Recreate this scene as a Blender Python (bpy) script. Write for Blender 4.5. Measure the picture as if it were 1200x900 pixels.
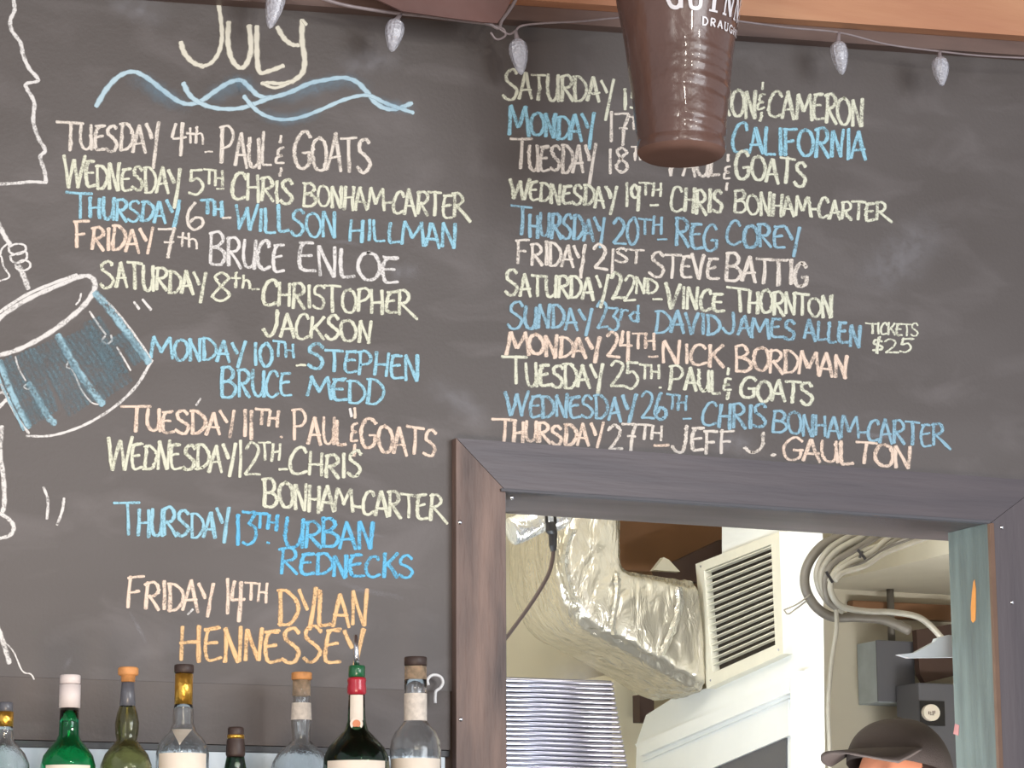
import bpy, bmesh, math, random
from mathutils import Vector, Matrix
for o in list(bpy.data.objects): bpy.data.objects.remove(o)
rnd = random.Random(7)
scene = bpy.context.scene
COL = scene.collection
# ------------------------------------------------------------------ camera
F, CX, CY = 3260.0, 600.0, 450.0          # focal length in pixels of a 1200 x 900 frame
def _cv(vx, vy): return Vector((vx-CX, -(vy-CY), -F)).normalized()
_up = _cv(521, -16000); _x = _cv(8000, 1060); _x = (_x-_up*_x.dot(_up)).normalized(); _y = _up.cross(_x)
RW = Matrix((_x, _y, _up))                # world axes in camera coordinates
CAM = Vector((0, -4.0, 1.38))
cd = bpy.data.cameras.new('camera'); cam = bpy.data.objects.new('camera', cd); COL.objects.link(cam)
cd.sensor_width = 36; cd.lens = F/1200*36; cd.clip_end = 60
cam.matrix_world = Matrix.Translation(CAM) @ RW.to_4x4()
scene.camera = cam
# ------------------------------------------------------------------ world, lamps, exposure
w = bpy.data.worlds.new('world'); scene.world = w; w.use_nodes = True
w.node_tree.nodes['Background'].inputs[0].default_value = (0.92, 0.93, 1.0, 1)
w.node_tree.nodes['Background'].inputs[1].default_value = 0.75
def area(name, loc, target, sx, sy, power, color):
    l = bpy.data.lights.new(name, 'AREA'); l.shape = 'RECTANGLE'; l.size = sx; l.size_y = sy; l.energy = power; l.color = color
    o = bpy.data.objects.new(name, l); COL.objects.link(o); o.location = loc
    o.rotation_euler = (Vector(target)-Vector(loc)).to_track_quat('-Z', 'Y').to_euler(); return o
area('bar_window_light', (3.4, -5.2, 2.3), (2.1, 0, 2.2), 2.4, 1.8, 118, (0.93, 0.96, 1.0))
area('street_door_light', (-1.6, -4.6, 1.9), (1.4, 0, 2.0), 0.9, 1.9, 22, (1.0, 0.97, 0.93))
area('bar_lamp_light', (0.7, -1.7, 1.15), (0.9, 0, 1.75), 0.5, 0.4, 13, (1.0, 0.78, 0.56))
for bx, bz_, bp2 in ((1.2, 2.9, 5), (1.9, 2.75, 6), (2.7, 2.95, 5), (.3, 2.6, 4)):
    area('added_glint_light', (bx, -2.6-.3*bx, bz_), (bx+.1, 0, 1.9), .10, .10, bp2, (1.0, .93, .82))  # unseen small lamps added for sharp glints on bottles, pint and bulbs
area('kitchen_ceiling_light', (1.55, 0.75, 2.66), (2.3, 1.7, 1.9), 0.5, 0.3, 8, (1.0, 0.86, 0.64))
area('kitchen_tube_light', (1.5, 0.5, 1.35), (2.7, 1.7, 2.0), 0.9, 0.25, 34, (0.84, 0.94, 1.0))
area('kitchen_even_fill', (2.3, 0.32, 2.6), (2.9, 1.5, 1.9), 1.2, 0.12, 9, (0.95, 0.98, 1.0))  # unseen fill added to light the kitchen evenly
area('kitchen_side_fill', (3.5, 0.3, 1.3), (3.5, 1.75, 1.95), 0.4, 0.12, 9, (0.98, 0.97, 0.92))  # second unseen fill, added to lift the dim right-hand wall
area('kitchen_low_fill', (2.8, 0.3, 1.3), (3.45, 1.6, 2.1), 0.4, 0.12, 19, (0.97, 0.97, 0.95))  # unseen low fill added to brighten soffit, right wall and box side
scene.view_settings.view_transform = 'Standard'; scene.view_settings.look = 'None'
scene.view_settings.gamma = 1; scene.view_settings.use_curve_mapping = False
scene.view_settings.exposure = 0.0
# ------------------------------------------------------------------ helpers
def ray(px, py): return RW @ Vector((px-CX, -(py-CY), -F))
def P(px, py, Y=0.0):
    d = ray(px, py); return CAM + d*((Y-CAM.y)/d.y)
def onplane(px, py, p0, n):
    d = ray(px, py); return CAM + d*((p0-CAM).dot(n)/d.dot(n))
def lin(r, g, b):
    f = lambda c: (c/255/12.92) if c/255 <= 0.04045 else ((c/255+0.055)/1.055)**2.4
    return (f(r), f(g), f(b), 1)
def new_mat(name):
    m = bpy.data.materials.new(name); m.use_nodes = True
    return m, m.node_tree.nodes, m.node_tree.links, m.node_tree.nodes['Principled BSDF']
def mat(name, col, rough=0.5, metal=0.0, var=0.12, scale=12.0, bump=0.0, bscale=60.0, coat=0.0, stretch=(1,1,1), col2=None, detail=4, spec=0.5):
    m, n, l, b = new_mat(name)
    tc = n.new('ShaderNodeTexCoord'); mp = n.new('ShaderNodeMapping'); mp.inputs['Scale'].default_value = stretch
    l.new(tc.outputs['Object'], mp.inputs[0])
    nz = n.new('ShaderNodeTexNoise'); nz.inputs['Scale'].default_value = scale; nz.inputs['Detail'].default_value = detail
    l.new(mp.outputs[0], nz.inputs['Vector'])
    r = n.new('ShaderNodeValToRGB'); r.color_ramp.elements[0].position = 0.3; r.color_ramp.elements[1].position = 0.7
    if col2 is None:
        a = [max(0, c*(1-var)) for c in col[:3]]; c2 = [min(1, c*(1+var)) for c in col[:3]]
    else: a, c2 = col[:3], col2[:3]
    r.color_ramp.elements[0].color = (*a, 1); r.color_ramp.elements[1].color = (*c2, 1)
    l.new(nz.outputs['Fac'], r.inputs[0]); l.new(r.outputs[0], b.inputs['Base Color'])
    b.inputs['Roughness'].default_value = rough; b.inputs['Metallic'].default_value = metal
    b.inputs['Coat Weight'].default_value = coat; b.inputs['Specular IOR Level'].default_value = spec
    if bump:
        n2 = n.new('ShaderNodeTexNoise'); n2.inputs['Scale'].default_value = bscale; n2.inputs['Detail'].default_value = 3
        l.new(mp.outputs[0], n2.inputs['Vector'])
        bp = n.new('ShaderNodeBump'); bp.inputs['Strength'].default_value = bump; bp.inputs['Distance'].default_value = 0.01
        l.new(n2.outputs['Fac'], bp.inputs['Height']); l.new(bp.outputs[0], b.inputs['Normal'])
    return m
def glass(name, col, rough=0.02, ior=1.45):
    m, n, l, b = new_mat(name)
    b.inputs['Base Color'].default_value = col; b.inputs['Transmission Weight'].default_value = 1.0
    b.inputs['Roughness'].default_value = rough; b.inputs['IOR'].default_value = ior
    nz = n.new('ShaderNodeTexNoise'); nz.inputs['Scale'].default_value = 25
    bp = n.new('ShaderNodeBump'); bp.inputs['Strength'].default_value = 0.08; bp.inputs['Distance'].default_value = 0.004
    l.new(nz.outputs['Fac'], bp.inputs['Height']); l.new(bp.outputs[0], b.inputs['Normal'])
    return m
def chalk(name, col, lo=0.30, hi=0.55, grain=330.0, amt=1.0):
    """chalk dust: a rough pigment whose cover breaks up with the board's grain"""
    m, n, l, b = new_mat(name)
    b.inputs['Base Color'].default_value = col; b.inputs['Roughness'].default_value = 0.95; b.inputs['Specular IOR Level'].default_value = 0.1
    tc = n.new('ShaderNodeTexCoord')
    nz = n.new('ShaderNodeTexNoise'); nz.inputs['Scale'].default_value = grain; nz.inputs['Detail'].default_value = 2
    l.new(tc.outputs['Object'], nz.inputs['Vector'])
    n2 = n.new('ShaderNodeTexNoise'); n2.inputs['Scale'].default_value = 38; n2.inputs['Detail'].default_value = 2
    l.new(tc.outputs['Object'], n2.inputs['Vector'])
    ad = n.new('ShaderNodeMath'); ad.operation = 'MULTIPLY_ADD'; ad.inputs[1].default_value = 0.6
    l.new(n2.outputs['Fac'], ad.inputs[0]); 
    sc = n.new('ShaderNodeMath'); sc.operation = 'MULTIPLY'; sc.inputs[1].default_value = 0.5
    l.new(nz.outputs['Fac'], sc.inputs[0]); l.new(sc.outputs[0], ad.inputs[2])
    mr = n.new('ShaderNodeMapRange'); mr.inputs[1].default_value = lo; mr.inputs[2].default_value = hi
    l.new(ad.outputs[0], mr.inputs[0])
    uv = n.new('ShaderNodeUVMap'); sp = n.new('ShaderNodeSeparateXYZ'); l.new(uv.outputs[0], sp.inputs[0])
    # v: 0..1 across the stroke -> soft shoulders
    s1 = n.new('ShaderNodeMath'); s1.operation = 'SUBTRACT'; s1.inputs[1].default_value = 0.5; l.new(sp.outputs[1], s1.inputs[0])
    s2 = n.new('ShaderNodeMath'); s2.operation = 'ABSOLUTE'; l.new(s1.outputs[0], s2.inputs[0])
    s3 = n.new('ShaderNodeMapRange'); s3.interpolation_type = 'SMOOTHSTEP'; s3.inputs[1].default_value = 0.5; s3.inputs[2].default_value = 0.22 if amt == 1.0 else 0.0
    l.new(s2.outputs[0], s3.inputs[0])
    mu = n.new('ShaderNodeMath'); mu.operation = 'MULTIPLY'; l.new(mr.outputs[0], mu.inputs[0]); l.new(s3.outputs[0], mu.inputs[1])
    if amt < .6:   # smears also die away towards both ends
        e1 = n.new('ShaderNodeMath'); e1.operation = 'SUBTRACT'; e1.inputs[1].default_value = 0.5; l.new(sp.outputs[0], e1.inputs[0])
        e2 = n.new('ShaderNodeMath'); e2.operation = 'ABSOLUTE'; l.new(e1.outputs[0], e2.inputs[0])
        e3 = n.new('ShaderNodeMapRange'); e3.interpolation_type = 'SMOOTHSTEP'; e3.inputs[1].default_value = 0.5; e3.inputs[2].default_value = 0.05; l.new(e2.outputs[0], e3.inputs[0])
        e4 = n.new('ShaderNodeMath'); e4.operation = 'MULTIPLY'; l.new(mu.outputs[0], e4.inputs[0]); l.new(e3.outputs[0], e4.inputs[1]); mu = e4
    m3 = n.new('ShaderNodeMath'); m3.operation = 'MULTIPLY'; m3.inputs[1].default_value = amt; l.new(mu.outputs[0], m3.inputs[0])
    l.new(m3.outputs[0], b.inputs['Alpha'])
    return m
def tag(o, label=None, cat=None, group=None, kind=None):
    if label: o['label'] = label
    if cat: o['category'] = cat
    if group: o['group'] = group
    if kind: o['kind'] = kind
    return o
def empty(name, loc=(0,0,0)):
    o = bpy.data.objects.new(name, None); COL.objects.link(o); o.location = loc; o.empty_display_size = 0.05; return o
def put(name, bm, m, parent=None, smooth=False):
    """bm is in world coordinates"""
    me = bpy.data.meshes.new(name); bmesh.ops.recalc_face_normals(bm, faces=bm.faces[:]) if len(bm.faces) else None
    bm.to_mesh(me); bm.free(); me.materials.append(m)
    if smooth:
        for p in me.polygons: p.use_smooth = True
    o = bpy.data.objects.new(name, me); COL.objects.link(o)
    if parent is not None:
        o.parent = parent
        off = parent.location.copy(); q = parent.parent
        while q is not None: off += q.location; q = q.parent
        me.transform(Matrix.Translation(-off))
    return o
def box(bm, a, b, bev=0.0):
    x0,y0,z0 = [min(a[i], b[i]) for i in range(3)]; x1,y1,z1 = [max(a[i], b[i]) for i in range(3)]
    r = bmesh.ops.create_cube(bm, size=1)
    for v in r['verts']: v.co = Vector((x0+(v.co.x+.5)*(x1-x0), y0+(v.co.y+.5)*(y1-y0), z0+(v.co.z+.5)*(z1-z0)))
    if bev:
        es = list({e for v in r['verts'] for e in v.link_edges})
        bmesh.ops.bevel(bm, geom=es, offset=bev, segments=2, affect='EDGES', profile=0.6)
    return bm
def B(a, b, bev=0.0): return box(bmesh.new(), a, b, bev)
def catmull(pts, k=6):
    pts = [Vector(p) for p in pts]
    if len(pts) < 3: return pts
    out = []; q = [pts[0]*2-pts[1]]+pts+[pts[-1]*2-pts[-2]]
    for i in range(1, len(q)-2):
        for j in range(k):
            t = j/k; a,b,c,d = q[i-1],q[i],q[i+1],q[i+2]
            out.append(0.5*((2*b)+(c-a)*t+(2*a-5*b+4*c-d)*t*t+(3*b-a-3*c+d)*t**3))
    out.append(pts[-1]); return out
def tube(bm, pts, r, seg=10, closed_ends=True):
    n = len(pts); rings = []
    rr = r if isinstance(r, (list, tuple)) else [r]*n
    prev = None
    for i, p in enumerate(pts):
        t = (pts[min(i+1, n-1)]-pts[max(i-1, 0)]).normalized()
        if prev is None:
            u = t.orthogonal().normalized()
        else:
            u = prev-t*prev.dot(t); u = u.normalized() if u.length > 1e-6 else t.orthogonal().normalized()
        prev = u; v = t.cross(u)
        rings.append([bm.verts.new(p+(u*math.cos(2*math.pi*k/seg)+v*math.sin(2*math.pi*k/seg))*rr[i]) for k in range(seg)])
    for a, b in zip(rings, rings[1:]):
        for k in range(seg): bm.faces.new((a[k], a[(k+1)%seg], b[(k+1)%seg], b[k]))
    if closed_ends: bm.faces.new(rings[0][::-1]); bm.faces.new(rings[-1])
    return bm
def T(pts, r, seg=10): return tube(bmesh.new(), pts, r, seg)
def lathe(bm, prof, c, seg=40, a0=0.0, a1=2*math.pi, cap=False):
    full = abs(a1-a0-2*math.pi) < 1e-6; n = seg if full else seg+1
    rings = []
    for r, z in prof:
        rings.append([bm.verts.new((c[0]+r*math.cos(a0+(a1-a0)*k/seg), c[1]+r*math.sin(a0+(a1-a0)*k/seg), z)) for k in range(n)])
    for a, b in zip(rings, rings[1:]):
        for k in range(seg):
            k2 = (k+1)%n
            bm.faces.new((a[k], a[k2], b[k2], b[k]))
    if cap:
        bm.faces.new(rings[0][::-1]); bm.faces.new(rings[-1])
    return bm
def prism(bm, front, off):
    a = [bm.verts.new(p) for p in front]; b = [bm.verts.new(Vector(p)+Vector(off)) for p in front]
    bm.faces.new(a); bm.faces.new(b[::-1]); n = len(a)
    for i in range(n): bm.faces.new((a[i], b[i], b[(i+1)%n], a[(i+1)%n]))
    return bm
# ------------------------------------------------------------------ materials
def board_mat(name, c1, c2, c3, rough):
    """blackboard paint with rubbed-in chalk dust: two sizes of cloudy wear"""
    m, n, l, b = new_mat(name)
    tc = n.new('ShaderNodeTexCoord'); mp = n.new('ShaderNodeMapping'); mp.inputs['Scale'].default_value = (1, 1, 2.2); mp.inputs['Rotation'].default_value = (0, 0.35, 0)
    l.new(tc.outputs['Object'], mp.inputs[0])
    a = n.new('ShaderNodeTexNoise'); a.inputs['Scale'].default_value = 1.7; a.inputs['Detail'].default_value = 3; l.new(mp.outputs[0], a.inputs['Vector'])
    a2 = n.new('ShaderNodeTexNoise'); a2.inputs['Scale'].default_value = 6; a2.inputs['Detail'].default_value = 6; a2.inputs['Distortion'].default_value = 0.7; l.new(mp.outputs[0], a2.inputs['Vector'])
    r = n.new('ShaderNodeValToRGB'); r.color_ramp.elements[0].position = .35; r.color_ramp.elements[1].position = .68
    r.color_ramp.elements[0].color = c1; r.color_ramp.elements[1].color = c2; l.new(a.outputs['Fac'], r.inputs[0])
    mr = n.new('ShaderNodeMapRange'); mr.inputs[1].default_value = .5; mr.inputs[2].default_value = .85; mr.inputs[4].default_value = .55; l.new(a2.outputs['Fac'], mr.inputs[0])
    mx = n.new('ShaderNodeMixRGB'); mx.inputs[2].default_value = c3; l.new(mr.outputs[0], mx.inputs[0]); l.new(r.outputs[0], mx.inputs[1])
    l.new(mx.outputs[0], b.inputs['Base Color']); b.inputs['Roughness'].default_value = rough
    n2 = n.new('ShaderNodeTexNoise'); n2.inputs['Scale'].default_value = 160; l.new(tc.outputs['Object'], n2.inputs['Vector'])
    bp = n.new('ShaderNodeBump'); bp.inputs['Strength'].default_value = .12; bp.inputs['Distance'].default_value = .003; l.new(n2.outputs['Fac'], bp.inputs['Height']); l.new(bp.outputs[0], b.inputs['Normal'])
    return m
M = {}
M['board'] = board_mat('blackboard_paint', lin(86, 79, 76), lin(99, 93, 91), lin(128, 122, 122), 0.5)
M['board_low'] = board_mat('blackboard_paint_low', lin(82, 72, 68), lin(95, 87, 83), lin(124, 116, 114), 0.5)
M['frame'] = mat('dark_stained_wood', lin(84, 77, 82), 0.45, var=.1, scale=4, stretch=(5, 5, .6), bump=.08, bscale=16, col2=lin(96, 88, 92))
M['frame_rail'] = mat('dark_stained_rail', lin(82, 76, 82), 0.42, var=.1, scale=4, stretch=(.7, 9, 9), bump=.08, bscale=14, col2=lin(98, 90, 94))
M['frame_worn'] = mat('worn_stained_wood', lin(66, 56, 56), 0.5, scale=3.2, stretch=(6, 6, 1.0), bump=.2, bscale=20, col2=lin(150, 124, 112), detail=6)
M['jamb'] = mat('grey_green_paint', lin(92, 100, 98), 0.5, scale=7, stretch=(5, 5, .6), bump=.2, bscale=30, col2=lin(120, 132, 128), detail=7)
M['header'] = mat('header_paint', lin(74, 66, 66), 0.5, scale=6, col2=lin(90, 80, 80), stretch=(.6, 4, 4))
M['oak'] = mat('raw_wood_edge', lin(120, 92, 74), .6, scale=20)
M['beam'] = mat('orange_beam_wood', lin(188, 128, 98), 0.55, scale=2.5, stretch=(.8, 6, 6), bump=.1, bscale=12, col2=lin(214, 160, 122))
M['trimdark'] = mat('dark_brown_trim', lin(96, 78, 72), 0.5, scale=6, stretch=(.6, 5, 5), col2=lin(120, 98, 90))
M['plaster'] = mat('bar_wall_plaster', lin(120, 104, 96), .8)
M['cream'] = mat('kitchen_cream_wall', lin(206, 195, 168), .6, var=.06, scale=4)
M['white'] = mat('white_gloss_paint', lin(240, 243, 245), .45, var=.02, scale=6, bump=.05, bscale=25)
M['vent'] = mat('vent_enamel', lin(230, 227, 214), .45, var=.04, scale=14)
M['ventdark'] = mat('vent_back', lin(46, 36, 28), .9, var=.2, scale=30)
M['greywall'] = mat('grey_olive_wall', lin(190, 183, 166), .7, var=.08, scale=3)
M['brown'] = mat('brown_painted_shade', lin(128, 92, 64), .6, scale=4, var=.2)  # shade painted as brown, for upper wall and band under soffit
M['darkbrown'] = mat('dark_brown_board_and_shade', lin(74, 54, 46), .7, scale=5, var=.25)  # dark board colour, also the painted shade beside the vent
M['slate'] = mat('slate_grey_paint', lin(92, 92, 98), .6, scale=5, var=.08)
M['floor'] = mat('floor_tile', lin(70, 60, 52), .6, scale=5)
M['steel'] = mat('brushed_steel', lin(176, 173, 184), .30, metal=.9, var=.05, scale=6, stretch=(.3, 8, 8))
M['chrome'] = mat('chrome', lin(225, 225, 228), .15, metal=1.0, var=.03)
M['black'] = mat('black_plastic', lin(34, 32, 34), .4)
M['blackcap'] = mat('dark_brown_cap_plastic', lin(62, 48, 44), .5)
M['cork'] = mat('cork_wood', lin(214, 150, 92), .6, scale=90, var=.2)
M['corkdark'] = mat('cork_body', lin(214, 186, 156), .75, scale=120, var=.3)
M['paper'] = mat('paper_label', lin(232, 222, 208), .6, scale=40, var=.05)
M['paperworn'] = mat('worn_paper_label', lin(214, 206, 196), .7, scale=160, var=.16)
M['ink'] = mat('label_ink', lin(96, 82, 74), .6)
M['gold'] = mat('gold_foil', lin(230, 178, 80), .28, metal=.9, scale=60, var=.15, bump=.2, bscale=90)
M['whitecap'] = mat('white_capsule', lin(226, 216, 214), .45, scale=40, var=.04)
M['redwax'] = mat('red_capsule', lin(176, 34, 52), .3, scale=40, var=.15, coat=.5)
M['greenwax'] = mat('green_capsule', lin(20, 92, 54), .3, scale=40, var=.2, coat=.5)
M['greycaps'] = mat('grey_capsule', lin(92, 94, 102), .35, scale=30, var=.15, coat=.3)
M['seal'] = mat('copper_seal', lin(206, 130, 90), .4, scale=60)
M['g_clear'] = glass('clear_glass', (.93, .96, .97, 1))
M['g_green'] = glass('green_glass', (.04, .62, .30, 1))
M['g_olive'] = glass('olive_glass', (.52, .52, .30, 1))
M['g_dark'] = glass('dark_green_glass', (.04, .14, .07, 1))
M['l_clear'] = glass('clear_spirit', (.90, .95, .97, 1), ior=1.36)
M['mirror'] = mat('pale_backbar_panel', lin(168, 184, 196), .25, scale=9, stretch=(2, 2, .8), col2=lin(222, 232, 238))
M['shelf'] = mat('backbar_shelf_wood', lin(70, 52, 44), .4, scale=5, stretch=(.7, 5, 5))
M['hose_dark'] = mat('dark_grey_hose', lin(104, 98, 90), .5, scale=30)
M['hose_light'] = mat('pale_grey_hose', lin(144, 139, 128), .45, scale=30)
M['boxmetal'] = mat('galvanised_box', lin(176, 186, 192), .45, metal=.05, scale=20)
M['bag'] = mat('pale_plastic_sheet', lin(205, 212, 216), .35, scale=10)
M['orange'] = mat('orange_paint', lin(226, 150, 74), .6, scale=30)
M['pink'] = mat('pink_scuff', lin(190, 130, 128), .7, scale=60)
M['cap'] = mat('dark_cap_cloth', lin(46, 36, 33), .85, scale=60, var=.1, bump=.15, bscale=400)
M['skin'] = mat('skin', lin(176, 112, 84), .6, scale=20, var=.06)
M['hair'] = mat('dark_hair', lin(40, 26, 20), .6, scale=80, var=.3)
M['shirt'] = mat('black_shirt', lin(44, 42, 46), .85, scale=30)
M['trousers'] = mat('dark_trousers', lin(36, 38, 46), .9, scale=30)
M['eye'] = mat('eye_white', lin(225, 220, 214), .2, var=.02)
M['lip'] = mat('lip', lin(164, 92, 82), .5)
def foil_mat(name, c, rough=.24, bump=.5, metal=.75):
    m, n, l, b = new_mat(name)
    tc = n.new('ShaderNodeTexCoord'); mp = n.new('ShaderNodeMapping'); mp.inputs['Scale'].default_value = (1.0, 1.0, .45); mp.inputs['Rotation'].default_value = (0, .25, 0)
    l.new(tc.outputs['Object'], mp.inputs[0])
    a = n.new('ShaderNodeTexNoise'); a.inputs['Scale'].default_value = 22; a.inputs['Detail'].default_value = 4; a.inputs['Distortion'].default_value = 1.1
    l.new(mp.outputs[0], a.inputs['Vector'])
    bp = n.new('ShaderNodeBump'); bp.inputs['Strength'].default_value = bump; bp.inputs['Distance'].default_value = .02
    l.new(a.outputs['Fac'], bp.inputs['Height']); l.new(bp.outputs[0], b.inputs['Normal'])
    b.inputs['Base Color'].default_value = c; b.inputs['Metallic'].default_value = metal; b.inputs['Roughness'].default_value = rough
    return m
M['foil'] = foil_mat('foil_insulation', lin(214, 208, 194), .27, .6, .72)
M['foil_bright'] = foil_mat('bright_foil', lin(228, 228, 226), .22, .6, .8)
# ------------------------------------------------------------------ setting
X0, X1, ZT = P(587, 577).x, P(1155, 615).x, P(587, 577).z      # pass-through opening
ZB = 1.34; WT = 0.115
Z_LOW = P(525, 810).z; Z_GAP = P(400, 876).z; Z_TOP = P(1000, 30).z
st = lambda name, bm, m, parent=None: tag(put(name, bm, m, parent), kind='structure')
bm = bmesh.new(); XL, XR, ZC = -0.6, 4.4, 3.35
box(bm, (XL, .012, 0), (X0-.01, .1, ZC)); box(bm, (X1+.01, .012, 0), (XR, .1, ZC)); box(bm, (X0-.01, .012, ZT+.01), (X1+.01, .1, ZC)); box(bm, (X0-.01, .012, 0), (X1+.01, .1, ZB))
st('wall_back', bm, M['plaster'])
st('floor', B((XL, -7, -.1), (XR+.6, 3.0, 0)), M['floor'])
st('ceiling', B((XL, -3.2, ZC), (XR, .1, ZC+.1)), M['trimdark'])
# wooden beam over the board, with its darker lower moulding
bA, bB = P(680, 4, -.06), P(1200, 42, -.06); bs = (bB.z-bA.z)/(bB.x-bA.x)      # the old beam sags a little to one side
bz = lambda x: bA.z+bs*(x-bA.x)
beam_z = max(bz(XL), bz(XR))
st('trim_1', prism(bmesh.new(), [Vector((x, -.06, z)) for x, z in ((XL, bz(XL)), (XR, bz(XR)), (XR, ZC), (XL, ZC))], (0, .072, 0)), M['beam'])
st('trim_2', prism(bmesh.new(), [Vector((x, -.03, z)) for x, z in ((XL, bz(XL)-.026), (XR, bz(XR)-.026), (XR, bz(XR)-.0005), (XL, bz(XL)-.0005))], (0, .042, 0)), M['trimdark'])
# chalkboard (U-shaped around the framed opening)
FW = .085
fx0, fx1, fz1 = X0-FW, X1+FW+.03, ZT+.079
cb = empty('chalkboard', (0.95, 0, Z_LOW))
tag(cb, 'big grey chalkboard covering the wall, a July list of gigs in coloured chalk', 'chalkboard')
bm = bmesh.new()
outline = [(XL+.02, Z_LOW), (fx0+.01, Z_LOW), (fx0+.01, fz1-.01), (fx1-.01, fz1-.01), (fx1-.01, Z_LOW), (XR-.02, Z_LOW), (XR-.02, bz(XR-.02)-.001), (XL+.02, bz(XL+.02)-.001)]
prism(bm, [Vector((x, 0, z)) for x, z in outline], (0, .0115, 0))
put('panel', bm, M['board'], cb)
# lower board, black strip painting in the shadow gap, pale panel behind the bottles, shelf
st('trim_3', B((XL+.02, -.001, Z_GAP), (fx0-.003, .0118, Z_LOW-.0002), .0004), M['board_low'])
st('gap_shadow_strip', B((XL+.02, .002, Z_GAP-.01), (fx0-.003, .0118, Z_GAP-.001)), M['black'])
SH = 1.36
st('trim_6', B((XL+.02, -.002, SH+.02), (fx0-.012, .0118, Z_GAP-.011), .001), M['mirror'])
sh = put('bottle_shelf', B((XL+.02, -.42, SH-.035), (fx0-.012, -.0, SH), .004), M['shelf'])
tag(sh, 'dark wooden back bar shelf under the row of bottles', 'shelf')
bm = bmesh.new(); box(bm, (XL+.02, -.40, 0), (fx0-.012, .0, SH-.036), .004)
tag(put('backbar_cabinet', bm, M['shelf']), 'dark wooden back bar cabinet carrying the bottle shelf', 'cabinet')
# pass-through frame: mitred boards, jambs, header
fr = tag(empty('window_1', (X0, -.018, ZB)), kind='structure')
yf = -.018
def board4(name, pts, m, th=.018): return put(name, prism(bmesh.new(), [Vector((x, yf, z)) for x, z in pts], (0, th-.0005, 0)), m, fr)
board4('frame_board', [(fx0, ZB-.08), (X0, ZB), (X0, ZT), (fx0, fz1)], M['frame_worn'])
board4('frame_board', [(fx0+.0012, fz1), (X0+.0012, ZT), (X1-.0012, ZT), (fx1-.0012, fz1)], M['frame_rail'])
board4('frame_board', [(X1, ZT), (X1, ZB), (fx1, ZB-.08), (fx1, fz1)], M['frame'])
board4('frame_board', [(fx0+.001, ZB-.08), (fx1-.001, ZB-.08), (X1-.001, ZB), (X0+.001, ZB)], M['frame'])
put('jamb_board', B((X1-.002, yf+.003, ZB), (X1+.009, WT, ZT), .001), M['jamb'], fr)
put('jamb_board', B((X0-.009, yf+.003, ZB), (X0+.002, WT, ZT), .001), M['jamb'], fr)
put('edge_strip', B((X1-.005, yf-.002, ZB), (X1+.004, yf+.006, ZT-.001), .001), M['oak'], fr)
put('header_board', B((X0-.009, yf+.003, ZT), (X1+.4, .205, ZT+.012), .001), M['header'], fr)
put('header_lip', B((X0-.009, yf-.004, ZT-.002), (X1-.004, yf+.012, ZT+.003), .001), M['slate'], fr)
put('sill_board', B((X0, yf-.03, ZB-.02), (X1, WT+.02, ZB), .002), M['frame'], fr)
for px, py in ((540, 843), (1174, 618), (1186, 706), (600, 583), (539, 612)):
    c = P(px, py, yf); bm = bmesh.new()
    r = bmesh.ops.create_icosphere(bm, subdivisions=2, radius=.0038)
    for v in r['verts']: v.co = Vector((v.co.x, v.co.y*.45, v.co.z))+c
    put('nail_head', bm, M['chrome'], fr, True)
# paint marks on the jamb
c = [P(1139, 680, 0), P(1143, 727, 0)]
def jamb_pt(px, py):
    d = ray(px, py); return CAM + d*((X1-.0026-CAM.x)/d.x)
put('paint_mark', prism(bmesh.new(), [jamb_pt(*q) for q in ((1142, 679), (1143.5, 690), (1143.5, 712), (1143, 727), (1140, 730), (1138, 727), (1137.5, 712), (1139, 694), (1140.5, 682))], (.0008, 0, 0)), M['orange'], fr)['label'] = 'orange paint streak on the jamb'
put('paint_mark', prism(bmesh.new(), [jamb_pt(*q) for q in ((1119, 848), (1124, 850), (1123, 862), (1117, 860))], (.0008, 0, 0)), M['pink'], fr)['label'] = 'small pink scuff on the jamb'
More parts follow.
